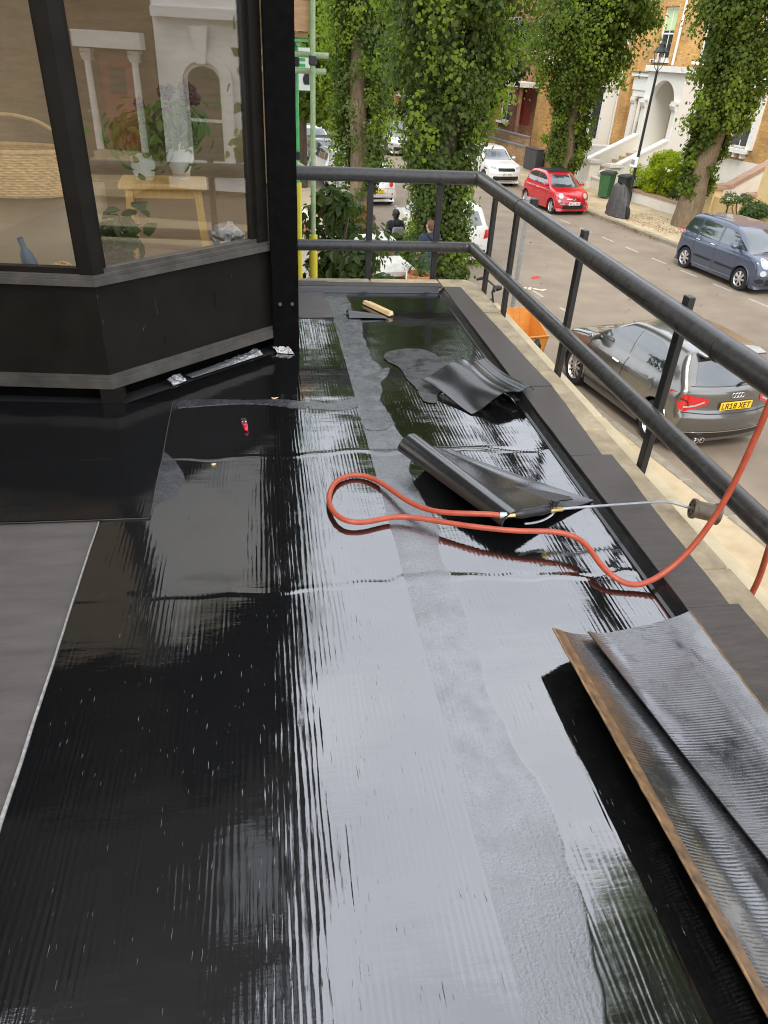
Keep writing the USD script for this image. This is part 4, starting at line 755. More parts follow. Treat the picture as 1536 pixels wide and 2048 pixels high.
obj('wall', wall_holes(0, .35, 55, 76, 0, 9.5, holes), 'brick_stock', h5); obj('wall', bx(.36, 8, 55, 76, 0, 9.4), 'brick_stock', h5)
for h in holes: sash(h5, *h); sill(h5, h[0], h[1], h[2])
obj('roof', trimesh.convex.convex_hull(np.array([(-.4, 55, 9.5), (-.4, 76, 9.5), (8.3, 55, 9.5), (8.3, 76, 9.5), (4, 56, 12), (4, 75, 12)])), 'slate', h5)
h6 = thing('stucco_house', 'pale house closing the view at the end of the street', 'house', S(9, 96, HZ), SR + 90)
obj('wall', wall_holes(-.35, 0, -22, 24, 0, 9, [(-20 + 4 * k, -18.4 + 4 * k, z, z + 2) for k in range(11) for z in (1.3, 5)]), 'brick_brown', h6); obj('wall', bx(.05, 6, -22, 24, 0, 9), 'brick_red', h6)
for k in range(11):
    for z in (1.3, 5): obj('pane', bx(-.1, -.08, -20 + 4 * k, -18.4 + 4 * k, z, z + 2), 'house_pane', h6)
obj('roof', trimesh.convex.convex_hull(np.array([(-.6, -22.3, 9), (-.6, 24.3, 9), (6.3, -22.3, 9), (6.3, 24.3, 9), (3, -20, 12), (3, 22, 12)])), 'slate', h6)
# houses right of the frame, seen in the bay's panes
h3 = thing('stucco_house', 'white stucco house with tall arched windows, opposite the roof', 'house', S(25.5, -1.0, HZ), SR)
a = np.linspace(0, PI, 21)
for k, y in enumerate((-2.9, 1.2, 5.4)):
    w = thing('window', None, None, parent=h3); P = Polygon(np.vstack([[(y + .7, .9)], np.c_[y + .7 * np.cos(a), 3.6 + .55 * np.sin(a)], [(y - .7, .9)]]))
    obj('pane', MB().add(prism(P, -.02, .01), Tf), 'house_pane', w); obj('reveal', MB().add(prism(P.buffer(.02).difference(P.buffer(-.12)), .012, .05), Tf), 'window_white', w); obj('meeting_rail', bx(-.06, -.013, y - .58, y + .58, 2.3, 2.4), 'window_white', w)
    Q = P.buffer(.34, join_style=2).difference(P.buffer(.02)); obj('surround', MB().add(prism(Q, .013, .14), Tf), 'stucco_white', w)
    obj('keystone', MB().add(prism([(y - .16, 4.1), (y + .16, 4.1), (y + .30, 5.2), (y - .30, 5.2)], .145, .22), Tf), 'stucco_white', w)
obj('wall', bx(0, 8, -4.55, 8, 0, 11), 'stucco_white', h3); obj('cornice', bx(-.3, 0, -4.5, 8, 5.4, 5.7), 'stucco_white', h3)
h4 = thing('brick_house', 'brown brick house with a red front door, opposite the roof', 'house', S(25.5, -1.0, HZ), SR)
obj('wall', wall_holes(0, .35, -16, -4.6, 0, 11, [(-6.7, -5.5, 1.2, 4.2), (-9.6, -8.2, 1.6, 3.9)]), 'brick_deep', h4); obj('wall', bx(.36, 8, -16, -4.6, 0, 11), 'brick_brown', h4)
sash(h4, -9.6, -8.2, 1.6, 3.9); dr = obj('door', bx(.1, .2, -6.7, -5.5, 1.2, 4.2), 'door_red', h4); obj('door_glass', bx(.09, .098, -6.4, -5.8, 3.0, 3.8), 'house_pane', h4)
for y in (-6.95, -5.25): obj('column', cyl((-.25, y, 1.2), (-.25, y, 4.0), .13, .11, 14), 'window_white', h4); capital(h4, y, 4.0, x=-.25)
obj('entablature', bx(-.5, 0, -7.3, -4.9, 4.4, 4.9), 'window_white', h4)
for k in range(6): obj('step', bx(-.4 - (k + 1) * .35, -.4 - k * .35 if k else 0, -7, -5.2, 0, 1.18 - k * .19), 'paving', h4)
h7 = thing('brick_house', 'yellow brick house right of the stairs with brown copings', 'house', S(26.4, 0, HZ), SR)
obj('wall', wall_holes(0, .35, 8.05, 26.1, 0, 10.5, [(15, 16.3, 2, 4), (18.5, 19.8, 2, 4), (23.6, 24.9, 2, 4)]), 'brick_stock', h7); obj('wall', bx(.36, 8, 8.05, 26.1, 0, 10.4), 'brick_stock', h7)
for h in ((15, 16.3, 2, 4), (18.5, 19.8, 2, 4), (23.6, 24.9, 2, 4)): sash(h7, *h); sill(h7, h[0], h[1], h[2])
# outdoor stair with brown copings and yellow rendered flank
Tx = xf(np.array([[1, 0, 0], [0, 0, 1], [0, 1, 0]]))
sr = thing('entrance_stair', 'steep front stair with brown stone copings and a yellow rendered side wall', 'stair', S(0, 0, HZ), SR)
F = [(20.1, 0), (20.1, 1.20), (20.9, 1.25), (26.3, 4.0), (26.3, 0)]; Cp = [(20.0, 1.202), (20.9, 1.252), (26.3, 4.002), (26.3, 4.14), (20.86, 1.37), (20.0, 1.31)]
for y, m_ in ((23.1, 'render_white'), (21.3, 'render_yellow')):
    obj('flank_wall', MB().add(prism(F, y, y + .24), Tx), m_, sr); obj('flank_coping', MB().add(prism(Cp, y - .06, y + .30), Tx), 'stone_red', sr)
for k in range(13): obj('step', bx(20.5 + k * .42, 20.5 + (k + 1) * .42, 21.55, 23.09, 0, .22 + k * .20), 'stone_red' if k % 2 else 'paving', sr)
obj('pier', bx(19.95, 20.35, 22.85, 23.35, 0, 1.22), 'render_yellow', sr); obj('pier_cap', bx(19.88, 20.42, 22.78, 23.42, 1.222, 1.31), 'stone_red', sr)
obj('front_wall', bx(20.0, 20.2, 17.0, 21.3, 0, .9), 'render_yellow', sr); obj('pipe', cyl((19.98, 22.0, 0), (19.98, 22.0, .9), .02), 'iron', sr); obj('lower_wall', bx(20.02, 20.2, 21.55, 22.84, 0, 1.0), 'render_yellow', sr)
obj('side_wall', bx(20.4, 26.4, 16.8, 21.29, 0, 2.2), 'render_yellow', sr)
# garden walls and gate piers across the street
def gwall(label, v0, v1, u0, u1, h, m_, cap, ch=.07, name='garden_wall'):
    t = thing(name, label, 'wall', S(0, 0, HZ), SR); obj('wall', bx(v0, v1, u0, u1, 0, h), m_, t); obj('coping', bx(v0 - .04, v1 + .04, u0 - .02, u1 + .02, h + .002, h + ch), cap, t); return t
gwall('low white rendered wall in front of the bright green shrub', 19.95, 20.2, 24.2, 27.75, .40, 'render_white', 'stone_red')
gwall('white rendered wall running back behind the gate piers', 20.3, 25.4, 35.1, 35.35, 1.25, 'render_white', 'window_white')
gwall('low white wall between the two gate piers', 19.98, 20.15, 30.0, 30.9, .42, 'render_white', 'window_white')
gwall('long brown brick garden wall behind the dark utility cabinet', 19.95, 20.2, 32.8, 46, .85, 'brick_wall_low', 'slate')
gwall('higher brown brick wall near the white car at the end of the street', 20.4, 20.62, 38.5, 60, 1.25, 'brick_wall_low', 'slate')
gwall('white rendered garden wall left of the left gate pier', 19.98, 20.15, 31.5, 32.7, .95, 'render_white', 'window_white')
for u, h, lb in ((31.2, 1.12, 'white gate pier left of the spiky plant'), (29.55, 1.16, 'white gate pier right of the spiky plant')):
    t = thing('gate_pier', lb, 'gate pier', S(20.05, u, HZ), SR); obj('shaft', bx(-.27, .27, -.27, .27, -.02, h - .12, .01), 'render_white', t); obj('plinth', bx(-.31, .31, -.31, .31, -.03, .22, .01), 'render_white', t); obj('cap', bx(-.34, .34, -.34, .34, h - .118, h - .03, .01), 'stone_white', t); obj('cap_top', bx(-.29, .29, -.29, .29, h - .028, h + .02, .01), 'stone_white', t)
    if u < 30: obj('number_plate', bx(-.285, -.272, -.02, .10, .62, .80), 'stone_red', t)
# ================================================================ street furniture
lp = thing('street_lamp', 'slim black street lamp with a glazed lantern across the road', 'street lamp', S(17.6, 24.5, PZ), SR)
obj('base', lathe([(0, 0), (.11, 0), (.11, .12), (.085, .2), (.085, .85), (.06, .95), (0, .95)], 14), 'iron', lp, smooth=40); obj('shaft', lathe([(.055, .95), (.05, 2.2), (.042, 4.72), (0, 4.72)], 12), 'iron', lp, smooth=40)
m = MB()
for k in range(4):
    c = math.cos(k * PI / 2 + PI / 4), math.sin(k * PI / 2 + PI / 4); m.tube([(.03 * c[0], .03 * c[1], 4.72), (.11 * c[0], .11 * c[1], 4.80), (.13 * c[0], .13 * c[1], 4.86), (.21 * c[0], .21 * c[1], 5.22)], .011, 5)
obj('cage', m, 'iron', lp); obj('glazing', lathe([(.10, 4.86), (.16, 5.21)], 4, xf(rz(PI / 4))), 'lantern_glass', lp)
obj('hood', lathe([(0, 5.22), (.24, 5.22), (.25, 5.25), (.15, 5.36), (.12, 5.38), (.10, 5.46), (.11, 5.47), (.05, 5.54), (.02, 5.56), (.02, 5.62), (0, 5.64)], 14), 'iron', lp, smooth=30); obj('bulb', lathe([(0, 4.95), (.03, 4.97), (.035, 5.1), (0, 5.16)], 8), 'ceramic', lp)
obj('notice', bx(-.17, -.06, -.15, .15, 1.72, 2.05, .004), 'sign_white', lp, label='small white notice strapped to the shaft'); obj('notice_band', bx(-.172, -.168, -.11, .11, 1.8, 1.96), 'galv', lp)
def wheelie(label, v, u, rot, bm, sc=1.):
    bn = thing('wheelie_bin', label, 'wheelie bin', S(v, u, PZ), SR + rot, scale=(sc, sc, sc))
    q = [(-.24, -.25), (.24, -.25), (.24, .28), (-.24, .28)]; obj('body', trimesh.convex.convex_hull(np.array([(x * .82, y * .78, .06) for x, y in q] + [(x, y, .93) for x, y in q])), bm, bn); obj('rim', bx(-.27, .27, -.28, .31, .931, .965, .008), bm, bn)
    obj('lid', trimesh.convex.convex_hull(np.array([(-.28, -.3, .967), (.28, -.3, .967), (.28, .33, .967), (-.28, .33, .967), (-.22, -.2, 1.03), (.22, -.2, 1.03), (.22, .28, 1.05), (-.22, .28, 1.05)])), 'bin_dark', bn)
    for s in (-1, 1): obj('wheel', cyl((s * .18, .27, .11), (s * .25, .27, .11), .11, .11, 16), 'tyre', bn)
    obj('handle', cyl((-.2, .36, .93), (.2, .36, .93), .018), 'bin_dark', bn)
wheelie('green wheelie bin with dark lid beside the right gate pier', 19.1, 28.35, -60, 'bin_green')
wheelie('black wheelie bin half hidden behind the covered scooter', 19.6, 27.75, -75, 'bin_dark', .96)
cv = thing('covered_scooter', 'parked scooter under a grey fabric cover on the far pavement', 'scooter', S(17.35, 24.65, PZ), SR)
def cover():
    n, m = 40, 44; t = np.linspace(0, 1, n); a = np.linspace(0, 2 * PI, m); P = np.zeros((n, m, 3))
    for i, q in enumerate(t):
        z = 1.06 * (1 - q ** 1.5); wx = .07 + .25 * q ** .5; wy = .16 + .44 * q ** .55; cy = .16 * (1 - q)
        fold = 1 + .10 * np.sin(a * 9 + q * 6) * q ** .6 + .05 * np.sin(a * 17 - q * 5)
        P[i, :, 0] = wx * np.cos(a) * fold; P[i, :, 1] = cy + wy * np.sin(a) * fold; P[i, :, 2] = z + .035 * np.sin(a * 3 + q * 9) * (1 - q) + .02
    return grid(P)
obj('cover', cover(), 'cover_fabric', cv, smooth=70); obj('cover_top', hullspheres([((-.02, .16, 1.0), .08), ((.03, .22, 1.0), .07), ((0, .05, .98), .07)], 10), 'cover_fabric', cv)
for y in (-.50, .55): obj('wheel', tube(np.c_[np.full(25, 0.), y + .19 * np.cos(np.linspace(0, 2 * PI, 25)), .22 + .19 * np.sin(np.linspace(0, 2 * PI, 25))], .05, 8), 'tyre', cv)
obj('footboard', bx(-.12, .12, -.40, .40, .12, .20, .02), 'black_trim', cv)
uc = thing('utility_cabinet', 'dark grey utility cabinet against the brick garden wall', 'cabinet', S(19.65, 36.0, PZ), SR); obj('body', bx(-.2, .2, -.65, .65, .05, 1.0, .01), 'cabinet_grey', uc); obj('plinth', bx(-.18, .18, -.6, .6, -.02, .05), 'concrete', uc); obj('lid', bx(-.23, .23, -.68, .68, 1.001, 1.04, .01), 'cabinet_grey', uc)
for k in (-.32, .32): obj('door', bx(-.212, -.201, k - .31, k + .31, .08, .97), 'cabinet_grey', uc)
# near side: grey post, bicycle, planter, low walls, piers, pot
gp_ = thing('grey_post', 'tall galvanised grey sign post on the near pavement', 'post', S(6.8, 12.42, PZ), SR)
obj('shaft', cyl((0, 0, 0), (0, 0, 2.72), .042, .042, 14), 'galv', gp_); obj('joint', cyl((0, 0, 1.58), (0, 0, 1.60), .045, .045, 14), 'galv', gp_); obj('cap', cyl((0, 0, 2.721), (0, 0, 2.76), .047, .03, 14), 'galv', gp_); obj('box', bx(.02, .16, -.10, .10, 2.50, 2.74, .01), 'black_trim', gp_); obj('strap', cyl((0, 0, 2.6), (0, 0, 2.63), .05, .05, 12), 'black_trim', gp_)
bi = thing('bicycle', 'black bicycle leaning at the grey post, only its handlebar in view', 'bicycle', S(5.92, 12.35, PZ), SR - 90, scale=(1.1, 1.1, 1.18))
for y in (-.52, .52):
    w = thing('wheel', None, None, (0, y, .34), parent=bi); a = np.linspace(0, 2 * PI, 33); obj('tyre', tube(np.c_[0 * a, .33 * np.cos(a), .33 * np.sin(a)], .02, 6), 'tyre', w); m = MB()
    for k in range(12): m.cyl((0, 0, 0), (0, .31 * math.cos(k * PI / 6), .31 * math.sin(k * PI / 6)), .003, None, 4)
    obj('spokes', m, 'steel', w)
m = MB()
for p, q in (((0, -.52, .34), (0, -.1, .32)), ((0, -.1, .32), (0, -.22, .82)), ((0, -.2, .75), (0, .36, .80)), ((0, -.1, .32), (0, .38, .70)), ((0, -.52, .34), (0, -.2, .75)), ((0, .33, .92), (0, .40, .66)), ((0, .40, .66), (0, .52, .34))): m.cyl(p, q, .017, None, 8)
obj('frame', m, 'iron', bi); obj('saddle', hullspheres([((0, -.32, .88), .05), ((.05, -.32, .88), .04), ((-.05, -.32, .88), .04), ((0, -.08, .88), .02)], 10), 'black_trim', bi)
obj('handlebar', tube(spline([(-.34, .20, 1.04), (-.26, .26, 1.08), (-.1, .36, 1.02), (.1, .36, 1.02), (.26, .26, 1.08), (.34, .20, 1.04)], 30), .016, 8), 'iron', bi); obj('stem', cyl((0, .33, .90), (0, .36, 1.02), .018), 'iron', bi)
for s in (-1, 1): obj('grip', cyl((s * .26, .26, 1.08), (s * .36, .18, 1.035), .024, .022, 8), 'black_trim', bi)
obj('lamp', hullspheres([((0, .42, .98), .05), ((0, .47, .98), .04)], 8), 'black_trim', bi)
pl = thing('orange_planter', 'open orange stained timber planter box standing near the parked grey car', 'planter', S(6.62, 11.35, PZ - .04), SR + 4)
w0, w1, hh = .20, .275, .66
for k in range(4):
    a0, a1 = -w1 + k * w1 / 2, -w1 + (k + 1) * w1 / 2; b0_, b1_ = a0 * w0 / w1, a1 * w0 / w1
    obj('front_board', trimesh.convex.convex_hull(np.array([(b0_ + .002, -w0, 0), (b1_ - .002, -w0, 0), (a1 - .002, -w1, hh), (a0 + .002, -w1, hh), (b0_ + .002, -w0 + .02, 0), (b1_ - .002, -w0 + .02, 0), (a1 - .002, -w1 + .02, hh), (a0 + .002, -w1 + .02, hh)])), 'orange_wood', pl)
    obj('back_board', trimesh.convex.convex_hull(np.array([(b0_ + .002, w0, 0), (b1_ - .002, w0, 0), (a1 - .002, w1 + .16, hh + .34), (a0 + .002, w1 + .16, hh + .34), (b0_ + .002, w0 - .02, 0), (b1_ - .002, w0 - .02, 0), (a1 - .002, w1 + .14, hh + .34), (a0 + .002, w1 + .14, hh + .34)])), 'orange_wood', pl)
for s in (-1, 1): obj('side_board', trimesh.convex.convex_hull(np.array([(s * w0, -w0, 0), (s * w0, w0, 0), (s * w1, w1 + .14, hh + .30), (s * w1, -w1, hh)] + [(s * (w0 - .02), -w0, 0), (s * (w0 - .02), w0, 0), (s * (w1 - .02), w1 + .14, hh + .30), (s * (w1 - .02), -w1, hh)])), 'orange_wood', pl)
obj('rim', bx(-w1 - .01, w1 + .01, -w1 - .025, -w1 + .005, hh + .001, hh + .02), 'orange_wood', pl); obj('inner_floor', bx(-.22, .22, -.20, .22, .30, .34), 'orange_wood', pl)
tp = thing('black_tap', 'dark metal wall light with a lever in front of the orange planter', 'wall light', S(6.57, 10.9, PZ), SR)
obj('stand', cyl((0, 0, 0), (0, 0, .36), .02), 'iron', tp); obj('body', lathe([(0, .34), (.07, .36), (.085, .42), (.085, .54), (.05, .60), (.03, .66), (0, .67)], 14), 'iron', tp, smooth=40); obj('lever', cyl((.05, 0, .36), (.16, -.04, .30), .022, .012), 'iron', tp)
def lowwall(label, v0, v1, u0, u1, h): t = thing('low_wall', label, 'wall', S(0, 0, PZ), SR); obj('body', bx(v0, v1, u0, u1, -.1, h - .06), 'mossy', t); obj('cap', bx(v0 - .03, v1 + .03, u0 - .03, u1 + .03, h - .058, h, .01), 'concrete', t)
lowwall('mossy low wall end just left of the orange planter', 4.95, 6.1, 11.55, 11.85, .72); lowwall('lower mossy wall end behind the bicycle', 4.95, 6.0, 13.0, 13.3, .66)
pa = thing('white_bag', 'crumpled white bag by the bicycle on the near pavement', 'bag', S(5.9, 12.8, PZ)); m = trimesh.creation.icosphere(2, .2); m.vertices *= 1 + (meshkit.noise(m.vertices * 12, 3)[:, None] - .5) * .5; m.vertices[:, 2] = np.abs(m.vertices[:, 2]) * 1.2; obj('bag', m, 'stone_white', pa); obj('base', bx(-.15, .15, -.15, .15, 0, .5), 'concrete', pa)
for (v, u, h, lb) in ((4.9, 15.4, 1.62, 'white capped garden pier beside the laurel bush'), (4.7, 13.75, 1.50, 'white capped garden pier beside the terracotta pot')):
    t = thing('garden_pier', lb, 'gate pier', S(v, u, GZ), SR); obj('shaft', bx(-.30, .30, -.34, .34, 0, h - .22), 'brick_red', t); obj('cap', bx(-.40, .40, -.44, .44, h - .218, h - .10, .02), 'stone_white', t)
    obj('cap_top', trimesh.convex.convex_hull(np.array([(sx * .38, sy * .42, h - .099) for sx in (-1, 1) for sy in (-1, 1)] + [(sx * .26, sy * .30, h) for sx in (-1, 1) for sy in (-1, 1)])), 'stone_white', t)
t = thing('garden_wall', 'red brick front garden wall with pale coping behind the piers', 'wall', S(0, 0, GZ), SR); obj('wall', bx(4.8, 5.02, 15.8, 27, 0, .55), 'brick_red', t); obj('coping', bx(4.75, 5.07, 15.78, 27, .552, .62), 'stone_white', t)
pt = thing('terracotta_pot', 'large terracotta pot of green stems beside the white capped pier', 'plant pot', S(5.05, 13.05, GZ + .86), SR)
obj('pot', lathe([(0, 0), (.17, 0), (.26, .44), (.29, .45), (.29, .55), (.26, .55), (.24, .46), (0, .44)], 26), 'terracotta', pt, smooth=30); obj('pedestal', bx(-.28, .28, -.28, .28, -.86, 0.), 'brick_red', pt)
p = rng.normal(0, 1, (260, 3)) * [.13, .13, .16] + [0, 0, .72]; obj('foliage', leaves(p, p - [0, 0, .5], .075, 'oval', 4, .5, .8), 'shrub_leaf', pt, kind='stuff'); m = MB()
for k in range(14): a = rng.uniform(0, 6.28); m.tube([(0, 0, .45), (.06 * math.cos(a), .06 * math.sin(a), .65), (.16 * math.cos(a), .16 * math.sin(a), .95)], .004, 4)
obj('stems', m, 'shrub_leaf', pt)
t = thing('blue_stick', 'thin pale blue stake beside the terracotta pot', 'stake', S(4.72, 12.9, GZ), SR); obj('stake', cyl((0, 0, 0), (.0, .0, 1.5), .014, .012, 6), 'sign_white', t)
# scaffold next door
sc = thing('scaffold', 'scaffold of green and galvanised tubes with boards beside the next house', 'scaffold', (0, 0, 0))
for x, y, m_, r in ((.345, 7.60, 'scaffold_green', .026), (.475, 7.25, 'scaffold_tube', .024), (.40, 9.0, 'scaffold_tube', .024), (.42, 9.9, 'scaffold_green', .026)): obj('upright', cyl((x, y, GZ), (x, y, 6), r, r, 10), m_, sc)
for z, x1 in ((1.42, .62), (1.30, .60)): obj('transom', cyl((-.1, 7.22 + z * .1, z), (x1, 7.22 + z * .1, z), .024, .024, 10), 'scaffold_tube', sc)
obj('ledger', cyl((.30, 6.9, .62), (.50, 7.3, .47), .024, .024, 10), 'scaffold_tube', sc); obj('ledger', cyl((.36, 7.3, 1.5), (.40, 10, 1.5), .024, .024, 10), 'scaffold_tube', sc)
for k in range(3): obj('board', bx(.10 + k * .115, .21 + k * .115, 7.35, 10, 1.54, 1.58), 'board', sc)
obj('toe_board', bx(.10, .455, 7.30, 7.34, 1.585, 1.80), 'board', sc); obj('net_trim', bx(.1, .47, 7.27, 7.295, 1.51, 1.53), 'scaffold_green', sc)
for x, y, z in ((.475, 7.25, 1.38), (.345, 7.6, .6), (.475, 7.25, .50), (.345, 7.6, 1.36)): obj('coupler', bx(x - .034, x + .034, y - .034, y + .034, z - .036, z + .036, .01), 'iron', sc)
for x, y in ((.345, 7.60), (.475, 7.25)): obj('foam_sleeve', cyl((x, y, -.75), (x, y, .36 if x < .4 else -.05), .040, .040, 12), 'sleeve_yellow', sc)
sg = thing('hoarding_sign', 'white and green contractor sign fixed to the scaffold', 'sign', (.44, 9.95, 1.02), 0, scale=(.62, 1, .62)); obj('board', bx(-.34, .34, -.012, .012, 0, .72, .004), 'sign_green', sg); obj('panel', bx(-.33, .33, -.016, -.0125, .015, .705), 'sign_white', sg)
for k in range(3): obj('stripe', bx(-.20, .20, -.02, -.0165, .40 + k * .09, .45 + k * .09), 'sign_green', sg)
m = MB(); m.add(meshkit.text_mesh('3 0', .15, .004, True), xf(rx(PI / 2), (-.05, -.0165, .12))); obj('lettering', m, 'sign_black', sg); obj('block', bx(.18, .28, -.02, -.0165, .11, .29), 'sign_black', sg)
# ================================================================ vehicles
from scipy.interpolate import PchipInterpolator
class Body:
    """car body: a side silhouette spread across the width; local x across, y forward, z up"""
    def __init__(s, prof, W, ws, wheels, wr, ground=.17, plan=.16, crown=.02, edge=.06, smooth=True):
        p = np.array(prof, float); d = np.r_[0, np.cumsum(np.linalg.norm(np.diff(p, axis=0), axis=1))]; f = PchipInterpolator(d, p)
        top = f(np.linspace(0, d[-1], int(d[-1] / .05)))
        s.W, s.ws = W / 2, PchipInterpolator(*np.array(ws, float).T); s.wheels, s.wr = wheels, wr
        s.yc, s.L2 = (p[:, 0].max() + p[:, 0].min()) / 2, (p[:, 0].max() - p[:, 0].min()) / 2
        bot = [(top[-1, 0] - .05, ground)]
        for yw in sorted(wheels, reverse=True):
            a = np.linspace(0, PI, 15); ar = wr + .055
            z = wr + ar * np.sin(a); y = yw + ar * np.cos(a); k = z >= ground; bot += [(yw + ar + .01, ground)] + list(zip(y[k], z[k])) + [(yw - ar - .01, ground)]
        bot += [(top[0, 0] + .05, ground)]
        bot = np.array(bot); B = []
        for a, b in zip(bot[:-1], bot[1:]):
            n = max(1, int(np.linalg.norm(b - a) / .09)); B += [a + (b - a) * k / n for k in range(n)]
        s.loop = np.vstack([top, np.array(B), bot[-1:]]); nt = len(top); n = len(s.loop)
        t = np.roll(s.loop, -1, 0) - np.roll(s.loop, 1, 0); nn = np.c_[-t[:, 1], t[:, 0]]; nn /= np.linalg.norm(nn, axis=1)[:, None] + 1e-9; nn[nt:] = 0
        for _ in range(2): nn[1:nt - 1] = (nn[:nt - 2] + nn[1:nt - 1] * 2 + nn[2:nt]) / 4
        th = np.linspace(0, PI / 2, 6); t0 = .91; ts = np.r_[np.linspace(0, t0, 8), t0 + (1 - t0) * np.sin(th[1:])]; es = np.r_[np.zeros(8), edge * (1 - np.cos(th[1:]))]
        ts, es = np.r_[-ts[:0:-1], ts], np.r_[es[:0:-1], es]; R = []
        for q, e in zip(ts, es):
            y = s.loop[:, 0] - nn[:, 0] * (plan * abs(q) ** 2.4 + e); z = s.loop[:, 1] - nn[:, 1] * (crown * q * q + e)
            R.append(np.c_[q * s.half(y, z), y, z])
        R = np.array(R); m = len(ts); i = np.arange(m * n).reshape(m, n); j = np.roll(i, -1, 1); V = R.reshape(-1, 3)
        F = [np.c_[i[:-1].ravel(), i[1:].ravel(), j[1:].ravel()], np.c_[i[:-1].ravel(), j[1:].ravel(), j[:-1].ravel()]]; k0 = len(V); extra = []
        for side, row in ((-1, 0), (1, m - 1)):
            P = R[row][:, 1:]; pg = Polygon(P).buffer(0); lo, hi = P.min(0), P.max(0); st_ = .07
            gx, gy = np.meshgrid(np.arange(lo[0], hi[0], st_), np.arange(lo[1], hi[1], st_)); g = np.c_[gx.ravel(), gy.ravel()]; g = g[contains_xy(pg.buffer(-st_ * .45), g[:, 0], g[:, 1])]
            A = np.vstack([P, g]); tr = Delaunay(A).simplices; c = A[tr].mean(1); tr = tr[contains_xy(pg, c[:, 0], c[:, 1])]
            e1, e2 = A[tr[:, 1]] - A[tr[:, 0]], A[tr[:, 2]] - A[tr[:, 0]]; cr = e1[:, 0] * e2[:, 1] - e1[:, 1] * e2[:, 0]; tr[(cr < 0) == (side > 0)] = tr[(cr < 0) == (side > 0)][:, ::-1]
            idx = np.r_[i[row], k0 + np.arange(len(g))]; F.append(idx[tr]); extra.append(np.c_[side * s.half(g[:, 0], g[:, 1]), g]); k0 += len(g)
        s.v, s.f = np.vstack([V] + extra), np.vstack(F)
    def half(s, y, z): return s.W * s.ws(np.clip(z, s.ws.x[0], s.ws.x[-1])) * (1 - .10 * np.clip(np.abs(y - s.yc) / s.L2, 0, 1) ** 5)
    def decal(s, poly, side, off=.004, step=.07):
        """a thin panel lying on the body: side in left, right (y, z), front, rear (x, z), top (x, y)"""
        A, t = planar(poly, step)
        if side in ('left', 'right'):
            sg = -1 if side == 'left' else 1; return np.c_[sg * (s.half(A[:, 0], A[:, 1]) + off), A], (t if sg > 0 else t[:, ::-1])
        ax, keep, sg = {'front': (1, [0, 2], 1), 'rear': (1, [0, 2], -1), 'top': (2, [0, 1], 1)}[side]
        T = s.v[s.f]; q = T[:, :, keep]; dep = T[:, :, ax] * sg; best = np.full(len(A), -1e9)
        d0, d1 = q[:, 1] - q[:, 0], q[:, 2] - q[:, 0]; den = d0[:, 0] * d1[:, 1] - d0[:, 1] * d1[:, 0]; ok = np.abs(den) > 1e-9; q, d0, d1, den, dep = q[ok], d0[ok], d1[ok], den[ok], dep[ok]
        for k, p in enumerate(A):
            r = p - q[:, 0]; u = (r[:, 0] * d1[:, 1] - r[:, 1] * d1[:, 0]) / den; w = (d0[:, 0] * r[:, 1] - d0[:, 1] * r[:, 0]) / den
            h = (u > -1e-4) & (w > -1e-4) & (u + w < 1.0001)
            if h.any(): best[k] = (dep[h, 0] + u[h] * (dep[h, 1] - dep[h, 0]) + w[h] * (dep[h, 2] - dep[h, 0])).max()
        good = best > -1e8
        if not good.all(): best[~good] = best[good].min() if good.any() else 0
        P = np.zeros((len(A), 3)); P[:, keep] = A; P[:, ax] = sg * (best + off)
        fl = {'front': True, 'rear': False, 'top': False}[side]
        return P, (t[:, ::-1] if fl else t)
def rrect(x0, x1, y0, y1, r=.03, n=4):
    out = []
    for cx, cy, a in ((x1 - r, y1 - r, 0), (x0 + r, y1 - r, PI / 2), (x0 + r, y0 + r, PI), (x1 - r, y0 + r, 3 * PI / 2)):
        for k in range(n + 1): out.append((cx + r * math.cos(a + k * PI / 2 / n), cy + r * math.sin(a + k * PI / 2 / n)))
    return out
def ell(cx, cy, rx_, ry_, n=18): a = np.arange(n) * 2 * PI / n; return np.c_[cx + rx_ * np.cos(a), cy + ry_ * np.sin(a)]
def stroke(pts, w):
    from shapely.geometry import LineString
    return np.array(LineString(pts).buffer(w / 2, cap_style=2).exterior.coords)[:-1]
def wheel(parent, x, y, r, style, side):
    w = thing('wheel', None, None, (x, y, r), parent=parent); T = xf(ry(PI / 2 * side)); wd = .09
    obj('tyre', lathe([(r * .64, -wd), (r * .93, -wd), (r, -wd * .6), (r, wd * .6), (r * .93, wd), (r * .68, wd), (r * .64, wd * .7)], 28, T), 'tyre', w, smooth=40)
    obj('rim_well', lathe([(r * .66, wd * .7), (r * .60, wd * .1), (0, wd * .1)], 24, T), 'alloy_dark', w)
    m = MB(); m.add(lathe([(r * .60, wd * .55), (r * .66, wd * .95), (r * .685, wd * .9), (r * .66, wd * .6)], 28, T)); m.add(lathe([(r * .12, wd * .5), (r * .12, wd * .85), (0, wd * .9)], 14, T))
    k = {'multi': 10, 'blade': 7, 'disc': 5}[style]
    for q in range(k):
        a = q * 2 * PI / k; sw = {'multi': .05, 'blade': .085, 'disc': .16}[style] * r
        s = np.array([(-sw * .8, r * .08, wd * .5), (sw * .8, r * .08, wd * .5), (sw * .8, r * .08, wd * .82), (-sw * .8, r * .08, wd * .82), (-sw + r * .06 * (style == 'blade'), r * .63, wd * .55), (sw + r * .06 * (style == 'blade'), r * .63, wd * .55), (sw, r * .63, wd * .88), (-sw, r * .63, wd * .88)])
        m.add(trimesh.convex.convex_hull(s), T @ xf(rz(a)))
    obj('rim', m, 'alloy', w)
